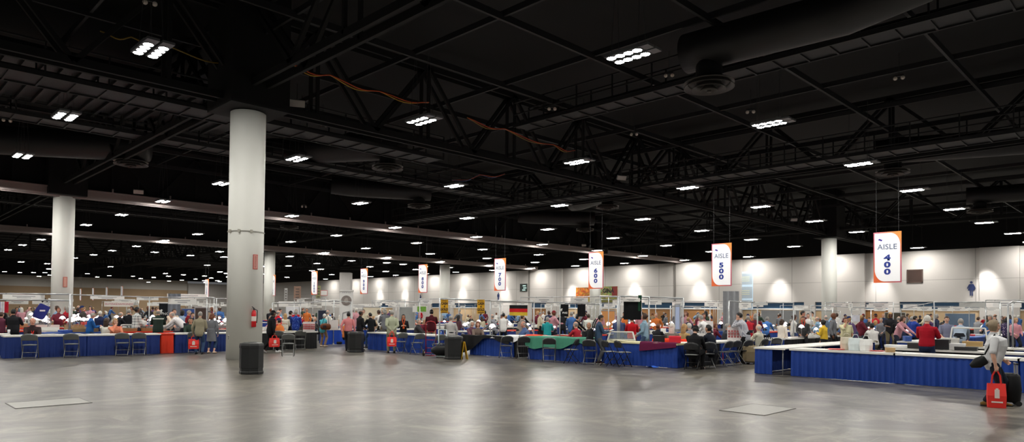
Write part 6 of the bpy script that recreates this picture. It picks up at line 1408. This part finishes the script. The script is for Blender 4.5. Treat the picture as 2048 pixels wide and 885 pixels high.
# left block boards, seen along the far aisles
for i in range(44):
    Z = rr.uniform(40, 120); px = rr.uniform(0, 455) if i < 26 else rr.uniform(535, 900); p = onz(px, Z); z = rr.uniform(2.2, 2.6); p = flat(p, z); lm = landmark(p)
    if p.x > 76: continue
    board(p, rr.uniform(1.2, 2.3), rr.uniform(.25, .42), math.atan2(p.y, p.x), 'white hanging name board deep in the hall, %s back behind the %s' % (count(('fb', lm)), lm))['group'] = 'deep booth boards'
for px, y0, wpx, Z, c, lb in ((610 - 25, 613, 26, 50, (232, 232, 236), 'white slanted partition behind the eleven hundred sign'), (647, 621, 22, 37, (28, 36, 58), 'dark navy partition behind the man in white shirt and the woman in turquoise'), (403, 616, 24, 40, (56, 46, 40), 'dark board hanging above the man in tan'), (370, 618, 40, 44, (50, 80, 150), 'blue partition behind the grey panel'), (770 - 26, 615, 36, 44, (236, 226, 200), 'cream banner board with red line right of the coin banner'), (815, 616, 30, 36, (150, 152, 150), 'grey partition behind the woman with the orange lanyard'), (1215, 622, 30, 42, (206, 150, 90), 'orange and tan shelf wall left of the slate blue shirt'), (1355, 610, 10, 38, (190, 206, 240), 'pale blue glowing cylinder banner above the blonde woman'), (1560, 622, 70, 60, (136, 138, 140), 'long grey partition behind the red lanyard man'), (1790, 626, 36, 56, (60, 54, 40), 'dark green banner with pale script by the far right column'), (1920, 628, 50, 52, (96, 116, 140), 'grey blue picture wall left of the woman in white')):
    p = onz(px, Z, y0); w = wpx * Z / F; t = thing('partition', lb, 'partition', flat(p), math.atan2(p.y, p.x)); q = MB(); q.box((0, 0, p.z / 2), (.06, w, p.z)); part('panel', q, mat('partition_%d_%d_%d' % c, c, .7, var=.15, scale=2), t)
    q = MB()
    for s in (-1, 1): q.box((0, s * w / 2, p.z / 2), (.09, .05, p.z + .04))
    q.box((0, 0, p.z), (.09, w, .05)); part('edge_frame', q, GALV, t)
# ------------------------------------------------------------------ the crowd further in
KINDS_ = [('stand', dict(la='low', ra='fwd', hp=.25)), ('stand', dict(la='down', ra='down')), ('stand', dict(lean=.35, la='table', ra='table', hp=.2)), ('sit', dict(lean=.12, la='table', ra='table')), ('sit', dict(lean=.05, la='fwd', ra='low')), ('stand', dict(la='book', ra='cup', hp=.35, bust=.05)), ('walk', dict(la='swing', ra='low')), ('stand', dict(la='hip', ra='fwd', g=1.3, belly=.07)), ('sit', dict(lean=.25, la='face', ra='table', g=1.2)), ('stand', dict(la='fwd', ra='fwd', sleeve='half', g=1.15, hp=.15))]
WORDK = ['standing', 'standing', 'leaning', 'seated', 'seated', 'reading', 'walking', 'heavy-set', 'stooped', 'short-sleeved']
PROT = []
for po, kw in KINDS_:
    J, ps = make_person('person', 1.74, pose=po, fine=False, **kw); PROT.append((J, prep(ps)))
PAL = [((34, 34, 38), 'black'), ((44, 52, 78), 'navy'), ((226, 224, 220), 'white'), ((120, 122, 128), 'grey'), ((180, 34, 48), 'red'), ((70, 110, 170), 'blue'), ((140, 170, 200), 'pale blue'), ((150, 130, 104), 'tan'), ((60, 76, 62), 'green'), ((110, 40, 56), 'maroon'), ((206, 150, 160), 'pink'), ((36, 36, 40), 'black'), ((70, 66, 64), 'charcoal'), ((206, 196, 170), 'cream'), ((90, 70, 110), 'purple'), ((214, 120, 60), 'orange')]
OBST = [(o.matrix_basis.translation.x, o.matrix_basis.translation.y) for o in COL.objects if o.parent is None and o.name.split('.')[0] in ('partition', 'drape_panel', 'coin_banner', 'pole_stand')] + [(9.95, 48.5), (62.4, 22.8), (63.5, 77.4), (36.2, 76.2), (onz(1190, 78).x, onz(1190, 78).y)]
rc = random.Random(23); placed = list(PEOPLE); npl = 0; seq = []
def inside_table(x, y):
    for (v, ua, ub) in TAB + TAB2:
        if v - .4 < x < v + 2.85 and (ua - .38 < y < ua + 1.15): return True
    return False
tries = 0
while npl < 300 and tries < 9000:
    tries += 1
    px = rc.uniform(-10, 2058); Z = 27 + 62 * rc.random() ** 1.5
    if px < 470: Z = max(Z, 31 + rc.random() * 12)
    if 455 < px < 532: continue
    p = flat(onz(px, Z))
    if p.x > 77 or p.x < 1 or p.y < 2: continue
    if p.y < 27 and p.x < 22.5: continue
    if any((p.x - a) ** 2 + (p.y - b) ** 2 < .62 for a, b in placed) or inside_table(p.x, p.y) or any((p.x - a) ** 2 + (p.y - b) ** 2 < 1.4 for a, b in OBST): continue
    placed.append((p.x, p.y)); npl += 1; seq.append((Z, p))
for Z, p in sorted(seq, key=lambda s: s[0]):
    i = rc.randrange(10); c, cn = PAL[rc.randrange(len(PAL))]; hs = rc.choice(['short', 'short', 'short', 'bald', 'bob', 'long', 'cap', 'updo']); hcn = rc.choice(['black', 'brown', 'grey', 'grey', 'white', 'brown', 'auburn', 'blond'])
    lm = landmark(p)
    lab_ = '%s person in %s with %s hair, %s back behind the %s' % (WORDK[i], cn, hcn, count(('pp', lm)), lm)
    stand_up(PROT[i], (p.x, p.y, 0), rc.uniform(0, 6.28), lab_, rc.choice(['fair', 'fair', 'ruddy', 'tan', 'brown']), hs, hcn, c, rc.choice([(40, 44, 60), (30, 30, 32), (60, 74, 100), (110, 100, 80)]), group='crowd among the booths', cap=rc.choice([(30, 30, 34), (40, 50, 90), (120, 30, 40)]), scale=rc.uniform(.93, 1.05))
# ------------------------------------------------------------------ camera, world, look
cd = bpy.data.cameras.new('camera'); cd.sensor_width = 36; cd.lens = 36 * F / 2048; cd.shift_y = (CY - 442.5) / 2048; cd.clip_end = 600
co = bpy.data.objects.new('camera', cd); COL.objects.link(co)
M = Matrix((cr, cu, -fw)).transposed().to_4x4(); M.translation = CAM; co.matrix_world = M; SC.camera = co
w = bpy.data.worlds.new('hall_ambient'); SC.world = w; w.use_nodes = True
w.node_tree.nodes['Background'].inputs[0].default_value = (.95, .97, 1, 1); w.node_tree.nodes['Background'].inputs[1].default_value = .10
SC.view_settings.view_transform = 'Standard'; SC.view_settings.look = 'None'; SC.view_settings.exposure = 0.0
cy = SC.cycles; cy.use_denoising = True; cy.max_bounces = 6; cy.diffuse_bounces = 3; cy.glossy_bounces = 3; cy.transparent_max_bounces = 8; cy.sample_clamp_indirect = 6; cy.use_light_tree = True; cy.caustics_reflective = False; cy.caustics_refractive = False
